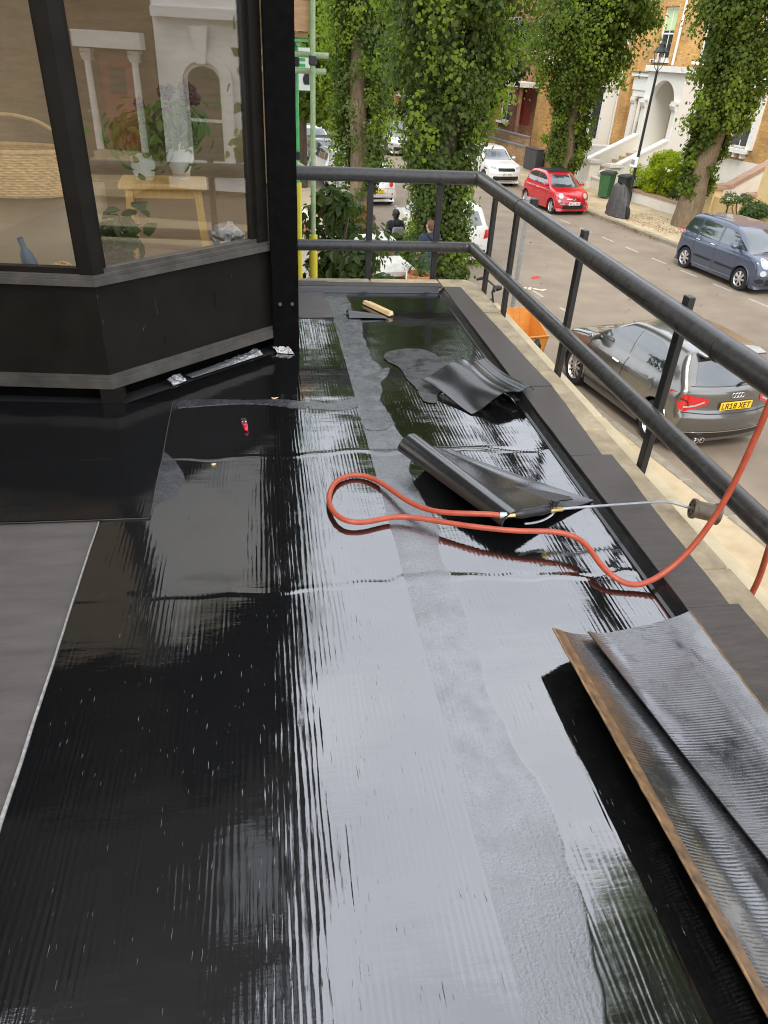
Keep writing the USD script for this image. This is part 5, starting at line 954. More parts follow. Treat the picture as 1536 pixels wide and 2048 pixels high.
def car(name, label, loc, rot, b, body_mat, glass, parts, wheels='multi', scale=None, roof=None, group=None):
    """parts: (part name, material, [polygons], side, offset)"""
    t = thing(name, label, 'car', loc, rot, group, scale=scale)
    obj('body', (b.v, b.f), body_mat, t, smooth=38)
    for yw in b.wheels:
        for s in (-1, 1): wheel(t, s * (b.W * b.ws(b.wr) * .985 - .085), yw, b.wr, wheels, s)
    for yw in b.wheels:
        a = np.linspace(-.2, PI + .2, 17); r0 = b.wr + .055
        for s in (-1, 1): obj('arch_trim', tube(np.c_[s * (b.half(np.full(17, yw), np.full(17, .5)) - .012), yw + r0 * np.cos(a), b.wr + r0 * np.sin(a)], .014, 6), body_mat if parts.get('plain_arch', True) else 'black_trim', t)
    obj('underbody', bx(-b.W * .80, b.W * .80, b.yc - b.L2 * .86, b.yc + b.L2 * .86, .16, .42), 'dark_hole', t)
    for nm, P, off in glass:
        for sd in ('left', 'right'):
            g = obj(nm, b.decal(P, sd, off), 'car_glass', t, smooth=True)
    for nm, m_, polys, side, off in parts['items']:
        for P in polys: obj(nm, b.decal(P, side, off, .05 if m_ != 'panel' else .1), m_, t, smooth=(m_ in ('car_glass', 'lamp_red', 'lamp_clear')))
    return t
def mirror(t, x, y, z, m_, s):
    o = obj('door_mirror', hullspheres([((s * (x + .06), y + .03, z), .055), ((s * (x + .17), y - .0, z + .01), .06), ((s * (x + .15), y + .05, z - .01), .05)], 12), m_, t, smooth=60)
    obj('mirror_stalk', cyl((s * (x - .04), y + .03, z - .05), (s * (x + .08), y + .03, z - .02), .022), 'black_trim', t)
def plate(t, b, y_side, z, txt, m_, w=.52, h=.112, x0=0., tilt=0.):
    P = b.decal([(x0 - w / 2, z - h / 2), (x0 + w / 2, z - h / 2), (x0 + w / 2, z + h / 2), (x0 - w / 2, z + h / 2)], y_side, .012, .2); y = P[0][:, 1].min() if y_side == 'rear' else P[0][:, 1].max()
    s = -1 if y_side == 'rear' else 1; o = obj('number_plate', bx(x0 - w / 2, x0 + w / 2, min(y, y + s * .012), max(y, y + s * .012), z - h / 2, z + h / 2, .003), m_, t)
    L = meshkit.text_mesh(txt, .079, .0015, True); bd = L.bounds; wd = bd[1][0] - bd[0][0]; k = min(1., w * .9 / wd); R = xf(rx(PI / 2)) if s < 0 else xf(rz(PI) @ rx(PI / 2))
    L.apply_translation((-(bd[0][0] + bd[1][0]) / 2, -(bd[0][1] + bd[1][1]) / 2, 0)); L.apply_scale([k, 1, 1]); M_ = MB().add(L, xf(None, (x0, y + s * .0125, z)) @ R); obj('plate_lettering', M_, 'plate_ink', o)
    return y
WS = lambda belt, roof, tw=.70: [(.10, .90), (.25, .955), (.55, 1.0), (belt - .10, .985), (belt, .955), (belt + .05, .915), ((belt + roof) / 2 + .03, .83), (roof, tw)]
# ---- grey three door hatchback, nearest
bA = Body([(-1.84, .24), (-1.93, .36), (-1.955, .50), (-1.945, .60), (-1.90, .66), (-1.885, .80), (-1.865, .93), (-1.80, .99), (-1.66, 1.17), (-1.52, 1.33), (-1.44, 1.375), (-1.1, 1.405), (-.45, 1.42), (.10, 1.385), (.36, 1.29), (.98, .985), (1.20, .945), (1.62, .87), (1.88, .74), (1.99, .60), (2.02, .45), (2.00, .30), (1.92, .22)], 1.74, WS(.90, 1.42, .66), (-1.235, 1.235), .315, plan=.20)
door = [(-.20, .24), (-.20, .60), (-.26, .95)]
pA = {'items': [
    ('rear_window', 'car_glass', [[(-.60, 1.0), (.60, 1.0), (.50, 1.325), (-.50, 1.325)]], 'rear', .004),
    ('window_shade', 'black_trim', [[(-.505, 1.30), (.505, 1.30), (.47, 1.345), (-.47, 1.345)]], 'rear', .010),
    ('windscreen', 'car_glass', [[(-.66, 1.0), (.66, 1.0), (.53, 1.345), (-.53, 1.345)]], 'front', .004),
    ('tail_light', 'lamp_red', [[(-.83, .90), (-.80, .685), (-.72, .665), (-.44, .765), (-.41, .845), (-.55, .86)], [(.83, .90), (.80, .685), (.72, .665), (.44, .765), (.41, .845), (.55, .86)]], 'rear', .007),
    ('tail_light_inset', 'lamp_clear', [stroke([(-.745, .72), (-.60, .745), (-.48, .80)], .022), stroke([(.745, .72), (.60, .745), (.48, .80)], .022)], 'rear', .010),
    ('tail_light_dark', 'black_trim', [stroke([(-.79, .83), (-.70, .80), (-.68, .73)], .016), stroke([(.79, .83), (.70, .80), (.68, .73)], .016)], 'rear', .010),
    ('hatch_gap', 'black_trim', [stroke([(-.80, .655), (-.4, .635), (.4, .635), (.80, .655)], .012), stroke([(-.66, .99), (.66, .99)], .008)], 'rear', .003),
    ('lower_grille', 'black_trim', [[(-.66, .355), (.66, .355), (.70, .24), (-.70, .24)]], 'rear', .004),
    ('bumper_strip', 'chrome', [stroke([(-.72, .37), (.72, .37)], .014)], 'rear', .008),
    ('door_gap', 'black_trim', [stroke(door, .010), stroke([(1.02, .26), (.97, .60), (.80, .93)], .010), stroke([(-.20, .30), (1.0, .30)], .008)], 'left', .003),
    ('door_gap', 'black_trim', [stroke(door, .010), stroke([(1.02, .26), (.97, .60), (.80, .93)], .010)], 'right', .003),
    ('fuel_flap', 'paint_grey', [ell(-1.0, .78, .085, .085)], 'left', .005),
    ('headlight', 'lamp_clear', [[(.48, .68), (.80, .72), (.80, .80), (.52, .77)], [(-.48, .68), (-.80, .72), (-.80, .80), (-.52, .77)]], 'front', .006),
    ('grille', 'black_trim', [[(-.36, .30), (.36, .30), (.42, .62), (-.42, .62)]], 'front', .005)]}
gA = [('door_window', [(-.22, 1.00), (.80, 1.00), (.70, 1.045), (.30, 1.235), (.06, 1.315), (-.25, 1.335)], .005), ('quarter_window', [(-.29, 1.00), (-.29, 1.335), (-.75, 1.335), (-1.02, 1.27), (-1.22, 1.09), (-1.24, 1.02)], .005)]
cA = car('parked_car', 'dark grey three door hatchback parked nearest, below the railing', S(8.14, 9.42, GZ), SR, bA, 'paint_grey', gA, pA, 'multi', scale=(1.1, .94, 1.10), group='cars parked along the street')
for sd in (-1, 1): mirror(cA, .80, .62, 1.0, 'paint_grey', sd)
plate(cA, bA, 'rear', .745, 'LR18 XET', 'plate_yellow')
rr = obj('badge', MB().add(trimesh.util.concatenate([trimesh.creation.torus(.033, .0055, 18, 8).apply_translation((x, 0, 0)) for x in (-.072, -.024, .024, .072)]), xf(rx(PI / 2), (0, -1.892, .885))), 'chrome', cA)
obj('wiper', tube([(0.02, -1.825, 1.005), (.10, -1.80, 1.035), (.34, -1.795, 1.045)], [.02, .014, .007], 6), 'black_trim', cA)
obj('spoiler', trimesh.convex.convex_hull(np.array([(s * a, y, z) for s in (-1, 1) for a, y, z in ((.52, -1.42, 1.375), (.50, -1.60, 1.362), (.50, -1.60, 1.342), (.52, -1.44, 1.345))])), 'paint_grey', cA)
for x in (-.50, -.41): obj('exhaust', MB().add(lathe([(.030, 0), (.042, 0), (.042, .06), (.030, .06)], 16, xf(rx(PI / 2), (x, -1.88, .27)))), 'chrome', cA)
for sd in (-1, 1): obj('door_handle', hullspheres([((sd * .868, -.10, .83), .016), ((sd * .868, .06, .835), .016)], 8), 'chrome' if sd < 0 else 'paint_grey', cA)
obj('roof_line', tube(np.c_[np.full(30, -.565), np.linspace(-1.35, .2, 30), np.interp(np.linspace(-1.35, .2, 30), [-1.35, -1.1, -.45, .2], [1.352, 1.372, 1.388, 1.338])], .006, 5), 'black_trim', cA)
obj('aerial', tube([(0, -1.3, 1.39), (0, -1.42, 1.46)], [.012, .004], 6), 'black_trim', cA)
# ---- blue five door
bB = Body([(-1.95, .26), (-2.03, .40), (-2.05, .55), (-2.02, .72), (-1.99, .95), (-1.94, 1.08), (-1.80, 1.38), (-1.66, 1.56), (-1.45, 1.625), (-.9, 1.66), (-.1, 1.665), (.45, 1.60), (.72, 1.50), (1.42, 1.06), (1.60, 1.02), (1.90, .90), (2.05, .72), (2.10, .52), (2.08, .34), (1.98, .24)], 1.78, WS(1.02, 1.665, .72), (-1.31, 1.30), .325, plan=.22, edge=.07)
gB = [('rear_door_window', [(-.95, 1.09), (-.02, 1.09), (-.02, 1.50), (-.60, 1.53), (-.95, 1.52)], .005), ('door_window', [(.06, 1.09), (.78, 1.09), (.78, 1.36), (.55, 1.46), (.06, 1.50)], .005), ('front_quarter', [(.85, 1.09), (1.28, 1.09), (.88, 1.31)], .005), ('rear_quarter', [(-1.03, 1.09), (-1.72, 1.13), (-1.62, 1.36), (-1.50, 1.48), (-1.03, 1.52)], .005)]
pB = {'items': [
    ('windscreen', 'car_glass', [[(-.70, 1.08), (.70, 1.08), (.58, 1.55), (-.58, 1.55)]], 'front', .004), ('rear_window', 'car_glass', [[(-.6, 1.12), (.6, 1.12), (.5, 1.5), (-.5, 1.5)]], 'rear', .004),
    ('headlight', 'lamp_clear', [ell(.60, .86, .13, .125), ell(-.60, .86, .13, .125)], 'front', .010), ('lower_light', 'lamp_clear', [ell(.66, .62, .085, .08), ell(-.66, .62, .085, .08)], 'front', .010),
    ('grille', 'black_trim', [rrect(-.55, .55, .27, .48, .06)], 'front', .006), ('fog_surround', 'black_trim', [ell(.70, .40, .12, .07), ell(-.70, .40, .12, .07)], 'front', .008), ('moustache', 'chrome', [stroke([(-.36, .74), (.36, .74)], .03)], 'front', .008),
    ('tail_light', 'lamp_red', [[(.66, .85), (.80, .85), (.78, 1.12), (.68, 1.12)], [(-.66, .85), (-.80, .85), (-.78, 1.12), (-.68, 1.12)]], 'rear', .008),
    ('bonnet_gap', 'black_trim', [stroke([(-.70, 1.02), (-.45, .76), (.45, .76), (.70, 1.02)], .010)], 'front', .003)]
    + [(n, m_, P, sd, o) for sd in ('left', 'right') for n, m_, P, o in (('door_gap', 'black_trim', [stroke([(.02, .25), (.02, 1.09)], .010), stroke([(1.0, .28), (1.0, .8), (1.22, 1.06)], .010), stroke([(-.92, .45), (-1.0, .75), (-.99, 1.09)], .010)], .003), ('rubbing_strip', 'black_trim', [rrect(.12, .98, .50, .56, .02), rrect(-.86, -.06, .50, .56, .02)], .010), ('sill_trim', 'chrome', [stroke([(-.9, .29), (.92, .29)], .014)], .008), ('tail_light', 'lamp_red', [[(-1.88, .98), (-1.76, .98), (-1.76, 1.12), (-1.84, 1.14)]], .006))]}
cB = car('parked_car', 'blue five door car with spoked wheels, parked at the right across the road', S(15.98, 16.72, GZ), SR + 180, bB, 'paint_blue', gB, pB, 'blade', scale=(.92, .885, .92), group='cars parked along the street')
for sd in (-1, 1):
    mirror(cB, .84, .86, 1.14, 'paint_blue', sd)
    for y in (-.16, -.86): obj('door_handle', hullspheres([((sd * .885, y - .07, .98), .017), ((sd * .885, y + .07, .98), .017)], 8), 'chrome', cB)
    obj('pillar', bB.decal([(.79, 1.09), (.84, 1.09), (.86, 1.33), (.79, 1.37)], 'right' if sd > 0 else 'left', .007), 'paint_blue', cB)
obj('headlight_eye', MB().add(bB.decal(ell(.60, .86, .05, .05), 'front', .016)).add(bB.decal(ell(-.60, .86, .05, .05), 'front', .016)), 'bright_metal', cB)
obj('wiper', tube([(.4, 1.45, 1.075), (.05, 1.40, 1.10), (-.3, 1.36, 1.13)], .012, 5), 'black_trim', cB)
plate(cB, bB, 'front', .53, 'WD', 'plate_white', .01, .01) if False else None
# ---- small red car
bC = Body([(-1.66, .25), (-1.74, .38), (-1.77, .52), (-1.75, .70), (-1.70, .92), (-1.55, 1.18), (-1.38, 1.36), (-1.2, 1.44), (-.8, 1.485), (-.15, 1.49), (.20, 1.43), (.42, 1.32), (.95, .99), (1.15, .955), (1.45, .86), (1.62, .72), (1.70, .55), (1.72, .40), (1.66, .25)], 1.63, WS(.93, 1.49, .68), (-1.15, 1.15), .29, plan=.24, edge=.08)
gC = [('door_window', [(-.35, .99), (.72, .99), (.55, 1.12), (.22, 1.31), (-.05, 1.385), (-.35, 1.40)], .005), ('quarter_window', [(-.42, .99), (-.42, 1.40), (-.85, 1.39), (-1.12, 1.28), (-1.30, 1.05)], .005)]
pC = {'items': [
    ('windscreen', 'car_glass', [[(-.62, .99), (.62, .99), (.50, 1.38), (-.50, 1.38)]], 'front', .004), ('rear_window', 'car_glass', [[(-.5, 1.05), (.5, 1.05), (.42, 1.32), (-.42, 1.32)]], 'rear', .004),
    ('glass_roof', 'black_trim', [rrect(-.50, .50, -1.15, .14, .1)], 'top', .006),
    ('headlight', 'lamp_clear', [ell(.56, .74, .105, .10), ell(-.56, .74, .105, .10)], 'front', .012), ('lower_light', 'lamp_clear', [ell(.62, .56, .055, .055), ell(-.62, .56, .055, .055)], 'front', .012),
    ('grille', 'black_trim', [rrect(-.48, .48, .26, .40, .05)], 'front', .006), ('moustache', 'chrome', [stroke([(-.33, .645), (-.1, .645)], .022), stroke([(.1, .645), (.33, .645)], .022), ell(0, .65, .055, .055)], 'front', .01), ('bumper_strip', 'chrome', [stroke([(-.60, .44), (.60, .44)], .022)], 'front', .01),
    ('bonnet_gap', 'black_trim', [stroke([(-.62, .93), (-.46, .66), (-.36, .60), (.36, .60), (.46, .66), (.62, .93)], .008)], 'front', .003)]
    + [('door_gap', 'black_trim', [stroke([(-.38, .25), (-.38, .99)], .010), stroke([(.72, .28), (.74, .99)], .010)], sd, .003) for sd in ('left', 'right')]}
cC = car('parked_car', 'small bright red rounded hatchback with dark roof across the road', S(15.82, 26.85, GZ), SR + 180, bC, 'paint_red', gC, pC, 'disc', scale=(.92, .90, .92), group='cars parked along the street')
for sd in (-1, 1): mirror(cC, .76, .58, 1.05, 'paint_red', sd); obj('door_handle', hullspheres([((sd * .808, -.25, .84), .014), ((sd * .808, -.10, .84), .014)], 8), 'chrome', cC)
plate(cC, bC, 'front', .475, 'WP12 DXR', 'plate_white'); obj('plate_flag', bx(.225, .255, 1.735, 1.739, .425, .525), 'plate_blue', cC)
# ---- white SUV
bD = Body([(-2.05, .30), (-2.14, .45), (-2.16, .62), (-2.12, .85), (-2.06, 1.05), (-1.92, 1.28), (-1.72, 1.55), (-1.5, 1.62), (-.9, 1.66), (-.1, 1.66), (.35, 1.58), (1.05, 1.14), (1.3, 1.08), (1.85, .98), (2.10, .82), (2.20, .62), (2.20, .42), (2.10, .28)], 1.85, WS(1.06, 1.66, .70), (-1.33, 1.36), .35, plan=.24, edge=.08)
gD = [('door_window', [(.05, 1.12), (.95, 1.12), (.40, 1.46), (.05, 1.52)], .005), ('rear_door_window', [(-.02, 1.12), (-.02, 1.52), (-.85, 1.50), (-.85, 1.12)], .005), ('quarter_window', [(-.92, 1.14), (-.92, 1.49), (-1.35, 1.44), (-1.55, 1.18)], .005)]
pD = {'items': [('windscreen', 'car_glass', [[(-.72, 1.12), (.72, 1.12), (.58, 1.54), (-.58, 1.54)]], 'front', .004), ('rear_window', 'car_glass', [[(-.6, 1.12), (.6, 1.12), (.5, 1.5), (-.5, 1.5)]], 'rear', .004),
    ('headlight', 'lamp_clear', [[(.52, .80), (.84, .86), (.80, .95), (.56, .90)], [(-.52, .80), (-.84, .86), (-.80, .95), (-.56, .90)]], 'front', .01), ('grille', 'black_trim', [rrect(-.46, .46, .72, .86, .05)], 'front', .006), ('lower_grille', 'black_trim', [rrect(-.70, .70, .30, .50, .07)], 'front', .006), ('skid_plate', 'alloy', [rrect(-.40, .40, .26, .34, .03)], 'front', .01)]
    + [('door_gap', 'black_trim', [stroke([(.01, .3), (.01, 1.1)], .01), stroke([(.95, .35), (.98, 1.1)], .01)], sd, .003) for sd in ('left', 'right')]}
cD = car('parked_car', 'white sport utility car facing us, behind the small red car', S(16.05, 33.6, GZ), SR + 180, bD, 'paint_white', gD, pD, 'multi', scale=(.90, .90, .90), group='cars parked along the street')
for sd in (-1, 1): mirror(cD, .86, .72, 1.18, 'paint_white', sd)
plate(cD, bD, 'front', .60, 'EA71 KXN', 'plate_white')
# ---- white rounded car seen from behind
bE = Body([(-1.86, .26), (-1.98, .38), (-2.03, .52), (-2.01, .66), (-1.94, .84), (-1.75, 1.02), (-1.45, 1.22), (-1.1, 1.40), (-.7, 1.49), (-.2, 1.50), (.2, 1.44), (.85, 1.02), (1.05, .98), (1.5, .90), (1.85, .72), (2.03, .52), (2.0, .36), (1.92, .26)], 1.73, WS(.88, 1.5, .62), (-1.26, 1.25), .32, plan=.34, edge=.10)
gE = [('door_window', [(-.30, .96), (.70, .96), (.30, 1.26), (-.05, 1.38), (-.30, 1.39)], .005), ('quarter_window', [(-.37, .96), (-.37, 1.39), (-.85, 1.33), (-1.1, 1.10), (-1.1, .98)], .005)]
def pEf(dark): return {'items': [('rear_window', 'car_glass', [[(-.50, 1.06), (.50, 1.06), (.42, 1.34), (-.42, 1.34)]], 'rear', .005), ('windscreen', 'car_glass', [[(-.62, 1.02), (.62, 1.02), (.5, 1.40), (-.5, 1.40)]], 'front', .004),
    ('tail_light', 'lamp_red', [ell(.60, .80, .095, .095), ell(-.60, .80, .095, .095)], 'rear', .012), ('bumper_gap', 'black_trim', [stroke([(-.74, .62), (-.5, .66), (.5, .66), (.74, .62)], .010), stroke([(-.40, .66), (-.40, .50), (.40, .50), (.40, .66)], .008)], 'rear', .004), ('reflector', 'lamp_red', [ell(.66, .44, .05, .03), ell(-.66, .44, .05, .03)], 'rear', .010), ('lower_trim', 'black_trim', [rrect(-.55, .55, .26, .34, .03)], 'rear', .004)]
    + [('door_gap', 'black_trim', [stroke([(-.34, .25), (-.34, .95)], .01)], sd, .003) for sd in ('left', 'right')]}
cE = car('parked_car', 'white rounded car seen from behind between the two ivy trunks', S(8.62, 29.1, GZ), SR, bE, 'paint_white', gE, pEf(0), 'disc', scale=(.95, .92, .95), group='cars parked along the street')
plate(cE, bE, 'rear', .575, 'K52 TXT', 'plate_yellow')
for sd in (-1, 1): mirror(cE, .80, .62, 1.02, 'paint_white', sd)
bF = bD
pF = {'items': [('rear_window', 'car_glass', [[(-.6, 1.14), (.6, 1.14), (.5, 1.5), (-.5, 1.5)]], 'rear', .004), ('windscreen', 'car_glass', [[(-.72, 1.12), (.72, 1.12), (.58, 1.54), (-.58, 1.54)]], 'front', .004), ('tail_light', 'lamp_red', [[(.62, .78), (.85, .80), (.84, 1.02), (.70, 1.02)], [(-.62, .78), (-.85, .80), (-.84, 1.02), (-.70, 1.02)]], 'rear', .01), ('lower_trim', 'black_trim', [rrect(-.75, .75, .28, .46, .05)], 'rear', .005)]}
cF = car('parked_car', 'white car parked behind the nearer ivy covered trunk, its red tail light showing', S(8.45, 20.6, GZ), SR, bF, 'paint_white', gD, pF, 'multi', scale=(.95, .92, .93), group='cars parked along the street')
plate(cF, bF, 'rear', .62, 'GX14 ULD', 'plate_yellow')
pG = dict(items=pD['items'])
def simple(label, v, u, face, pm, sc, b=bD, g=gD, p=None, lights='front'):
    c = car('parked_car', label, S(v, u, GZ), SR + (180 if face else 0), b, pm, g, p or pD, 'multi', scale=sc, group='cars parked along the street'); return c
simple('pale blue car facing us far up the street beside the scaffold', 9.3, 41.5, 1, 'paint_pale_blue', (.92, .92, .86))
simple('silver sport utility car under the tree far up the street', 14.6, 43.5, 1, 'paint_silver', (.95, .95, .95))
simple('dark car seen from behind in the distance beside the first ivy trunk', 8.7, 37.0, 0, 'paint_dark', (.92, .92, .86), p=pF)
simple('white van like car furthest up the street', 9.2, 50.0, 1, 'paint_white', (1., 1., 1.12))
simple('white car parked on the far side of the street beyond the silver one', 15.6, 52, 1, 'paint_white', (.95, .95, .95))
simple('white car half hidden by the laurel bush beyond the scaffold', 8.5, 33.0, 0, 'paint_white', (.92, .92, .86), p=pF)
# ================================================================ trees
def trunk_mesh(path, radii, n=14, seed=0):
    p = spline(path, 30); r = np.interp(np.linspace(0, 1, 30), np.linspace(0, 1, len(radii)), radii); v, f = tube(p, r, n)
    c = p[np.minimum(np.arange(len(v)) // n, 29)]; d = v - c; k = 1 + (meshkit.noise(v * [6, 6, 1.2] + seed, seed)[:, None] - .5) * .28; return c + d * k, f, p, r
def ivy_cloud(p, r, n, thick, seed, z0, z1, clump=.5, bare=None):
    """leaf places in uneven tufts round a trunk: thick(z) = how far the growth stands out"""
    g = np.random.default_rng(seed); nt = max(8, n // 55); zt = g.uniform(z0, z1, nt); at = g.uniform(0, 2 * PI, nt)
    if bare:
        c0, hw, pr, zm = bare; dd = np.abs((at - math.radians(c0) + PI) % (2 * PI) - PI); at = np.where((dd < math.radians(hw)) & (zt < zm) & (g.uniform(0, 1, nt) < pr), at + PI, at)
    ix = np.array([np.argmin(np.abs(p[:, 2] - z)) for z in zt]); th = np.array([thick(z) for z in zt]) * (.40 + 1.15 * meshkit.noise(np.c_[np.cos(at) * 1.3, np.sin(at) * 1.3, zt * 1.25] + seed, seed))
    rt = r[ix] + th * g.uniform(.4, 1.05, nt); c = p[ix].copy(); c[:, 2] = zt; c += np.c_[np.cos(at) * rt, np.sin(at) * rt, np.zeros(nt)]
    sz = .07 + clump * (.12 + .3 * th); k = g.integers(0, nt, n); q = g.normal(0, 1, (n, 3)) * sz[k][:, None] * [.62, .62, .8]; P = c[k] + q
    ax = np.array([p[np.argmin(np.abs(p[:, 2] - z))] for z in np.clip(zt, p[0, 2], p[-1, 2])])[k]; o = P - ax; o[:, 2] = 0; o /= np.linalg.norm(o, axis=1)[:, None] + 1e-9
    u = o * .8 + q / (np.linalg.norm(q, axis=1)[:, None] + 1e-9) * .5 + [0, 0, .35]; return P, u
def shoots(p, r, thick, n, seed, z0, z1):
    g = np.random.default_rng(seed); m = MB()
    for _ in range(n):
        z = g.uniform(z0, z1); i = np.argmin(np.abs(p[:, 2] - z)); a = g.uniform(0, 6.28); d = np.array([math.cos(a), math.sin(a), 0]); L = r[i] + thick(z) * .85
        m.tube([p[i], p[i] + d * L * .55 + [0, 0, .08], p[i] + d * L + [0, 0, .22]], [.014, .009, .004], 4)
    return m
def crown_cloud(c, rad, n, seed, lobes=26, hole=.0):
    g = np.random.default_rng(seed); d = g.normal(0, 1, (lobes, 3)); d /= np.linalg.norm(d, axis=1)[:, None]; lc = np.array(c) + d * np.array(rad) * g.uniform(.25, .95, (lobes, 1)); lr = np.mean(rad) * g.uniform(.16, .34, lobes)
    k = g.integers(0, lobes, n); q = g.normal(0, 1, (n, 3)); q /= np.linalg.norm(q, axis=1)[:, None]; rr = g.uniform(.35, 1.05, (n, 1)) ** .6; P = lc[k] + q * rr * lr[k][:, None] * [1.15, 1.15, .8]
    return P, q + [0, 0, .5]
def limbs(base, c, rad, n, seed, r0):
    g = np.random.default_rng(seed); m = MB()
    for _ in range(n):
        d = g.normal(0, 1, 3); d /= np.linalg.norm(d); e = np.array(c) + d * np.array(rad) * .75; b = np.array(base); mid = (b + e) / 2 + g.normal(0, .25, 3) + [0, 0, .3]; m.add(tube(spline([b, mid, e], 10), np.linspace(r0, .02, 10), 6))
    return m
def ivy_tree(name, label, v, u, path, radii, thick, n, size, kind, mat_, seed, z0, z1, crown=None, bark='bark', big=0, bare=None):
    base = np.array(S(v, u, PZ)); t = thing(name, label, 'tree', base, 0., None); path = np.array(path, float)
    vv, ff, p, r = trunk_mesh(path, radii, seed=seed); obj('trunk', (vv, ff), bark, t, smooth=60)
    P, U = ivy_cloud(p, r, n, thick, seed, z0, z1, .5, bare)
    if big:
        view = np.array([0, 0, 1.5]) - base; view /= np.linalg.norm(view); o = P - p[np.argmin(np.abs(p[:, 2][None] - P[:, 2:3]), 1)]; sc = o @ view + np.random.default_rng(seed).uniform(0, .25, len(P)); vis = (P[:, 2] < 6.6); ids = np.argsort(-np.where(vis, sc, -9))[:big]
        keep = np.ones(len(P), bool); keep[ids] = False
        for i in ids: obj('large_leaf', leaves(P[i:i + 1], U[i:i + 1], size * 1.3, 'ivy', seed + int(i), .45, .45), mat_, t)
        P, U = P[keep], U[keep]
    obj('leaves', leaves(P, U, size, kind, seed + 1, .55, .55), mat_, t, kind='stuff'); P, U = ivy_cloud(p, r, n // 3, lambda z: thick(z) * 1.35 + .05, seed + 77, z0, z1, .32, bare); obj('sprigs', leaves(P, U, size * .95, kind, seed + 3, .6, .7), 'sprig_leaf', t, kind='stuff'); obj('shoots', shoots(p, r, thick, 60, seed + 2, z0, z1), bark, t)
    if crown:
        for k, (c, rad, cn, cs, cm) in enumerate(crown):
            P, U = crown_cloud(c, rad, cn, seed + 10 + k); obj('crown', leaves(P, U, cs, 'quad', seed + 20 + k, .6, .9), cm, t, kind='stuff'); obj('limb', limbs(p[-1], c, rad, 7, seed + 30 + k, radii[-1] * .6), bark, t)
    return t
lin = lambda *a: (lambda z: float(np.interp(z, a[0::2], a[1::2])))
ivy_tree('street_tree', 'ivy covered street tree standing nearest, just beyond the railing corner', 6.5, 16.0, [(0, 0, -.1), (.02, .05, 2.2), (-.05, .1, 5), (-.1, .1, 8.5)], [.40, .30, .26, .22], lin(0, .34, 1.0, .36, 1.6, .28, 2.4, .28, 3.2, .40, 4.0, .62, 5.0, .88, 7.0, 1.3, 9, 1.5), 30000, .08, 'ivy', 'ivy_leaf', 21, .1, 8.5,
    [((0, .2, 11.0), (2.7, 2.7, 3.0), 12000, .15, 'lime_leaf'), ((.2, .2, 5.4), (1.5, 1.5, 1.7), 6000, .10, 'lime_leaf')], 'bark_dark', 300, bare=(282, 22, .75, 4.2))
ivy_tree('street_tree', 'slim ivy covered street tree left of the nearest one, bare trunk at its foot', 6.5, 22.4, [(0, 0, -.1), (0, 0, 1.6), (-.12, .1, 4.2), (-.05, .1, 6), (0, 0, 9)], [.34, .27, .23, .20, .18], lin(0, .02, 1.15, .04, 1.7, .25, 2.2, .45, 3.2, .55, 4.5, .55, 6, .75, 9, 1.0), 21000, .078, 'ivy', 'ivy_leaf', 22, 1.2, 8.5,
    [((0, .2, 10.4), (2.0, 2.0, 2.6), 7000, .17, 'lime_leaf')], 'bark', bare=(238, 48, .9, 4.8))
ivy_tree('street_tree', 'leafy pollarded tree behind the small red car', 18.2, 30.6, [(0, 0, -.1), (.05, 0, 2), (-.05, 0, 4.5), (0, 0, 6.5)], [.42, .34, .30, .26], lin(0, .02, .8, .03, 1.2, .3, 1.7, .45, 2.4, .3, 3.2, .5, 4.2, 1.1, 5.5, 1.9, 7.5, 2.4), 20000, .10, 'ivy', 'lime_leaf', 23, .7, 7.2, [((0, -.3, 6.6), (2.9, 2.9, 2.1), 8000, .20, 'lime_leaf')], 'bark', bare=(262, 30, .75, 3.6))
ivy_tree('street_tree', 'stout leaning tree with bare ridged trunk beside the blue car', 19.0, 22.75, [(0, 0, -.1), (.0, -.05, 1.8), (.05, -.35, 4.2), (0, -.5, 7)], [.50, .40, .36, .30], lin(0, .0, 1.3, .0, 1.7, .08, 2.2, .15, 2.8, .18, 3.2, .3, 4.0, .55, 5.2, .85, 7.5, 1.3), 19000, .095, 'ivy', 'lime_leaf', 24, 1.0, 7.4, [((0, -.4, 7.6), (2.2, 2.2, 1.5), 5000, .2, 'lime_leaf')], 'bark', bare=(285, 55, .9, 3.3))
# leafy side growth low on the left of that trunk
# tree beside the roof, right of the frame: its crown overhangs and is mirrored in the wet felt
ivy_tree('street_tree', 'street tree right of the frame whose crown is mirrored in the wet roof', 7.0, 3.0, [(0, 0, -.1), (0, 0, 5), (.1, 0, 9.5)], [.42, .32, .26], lin(0, .0, 2, .05, 4, .3, 9, .5), 2500, .13, 'ivy', 'ivy_leaf', 25, 2, 9, [((0, .2, 13.2), (2.9, 2.9, 2.6), 9000, .17, 'lime_leaf')], 'bark')
def far_tree(label, v, u, h, c, rad, n, size, mat_, seed, name='background_tree'):
    t = thing(name, label, 'tree', S(v, u, PZ), 0., None); vv, ff, p, r = trunk_mesh([(0, 0, -.1), (0, 0, h * .5), (0, 0, h)], [.32, .26, .2], seed=seed); obj('trunk', (vv, ff), 'bark_dark', t, smooth=60)
    P, U = crown_cloud(c, rad, n, seed, 40); obj('crown', leaves(P, U, size, 'quad', seed, .6, .9), mat_, t, kind='stuff'); obj('limb', limbs((0, 0, h * .7), c, rad, 8, seed, .12), 'bark_dark', t); return t
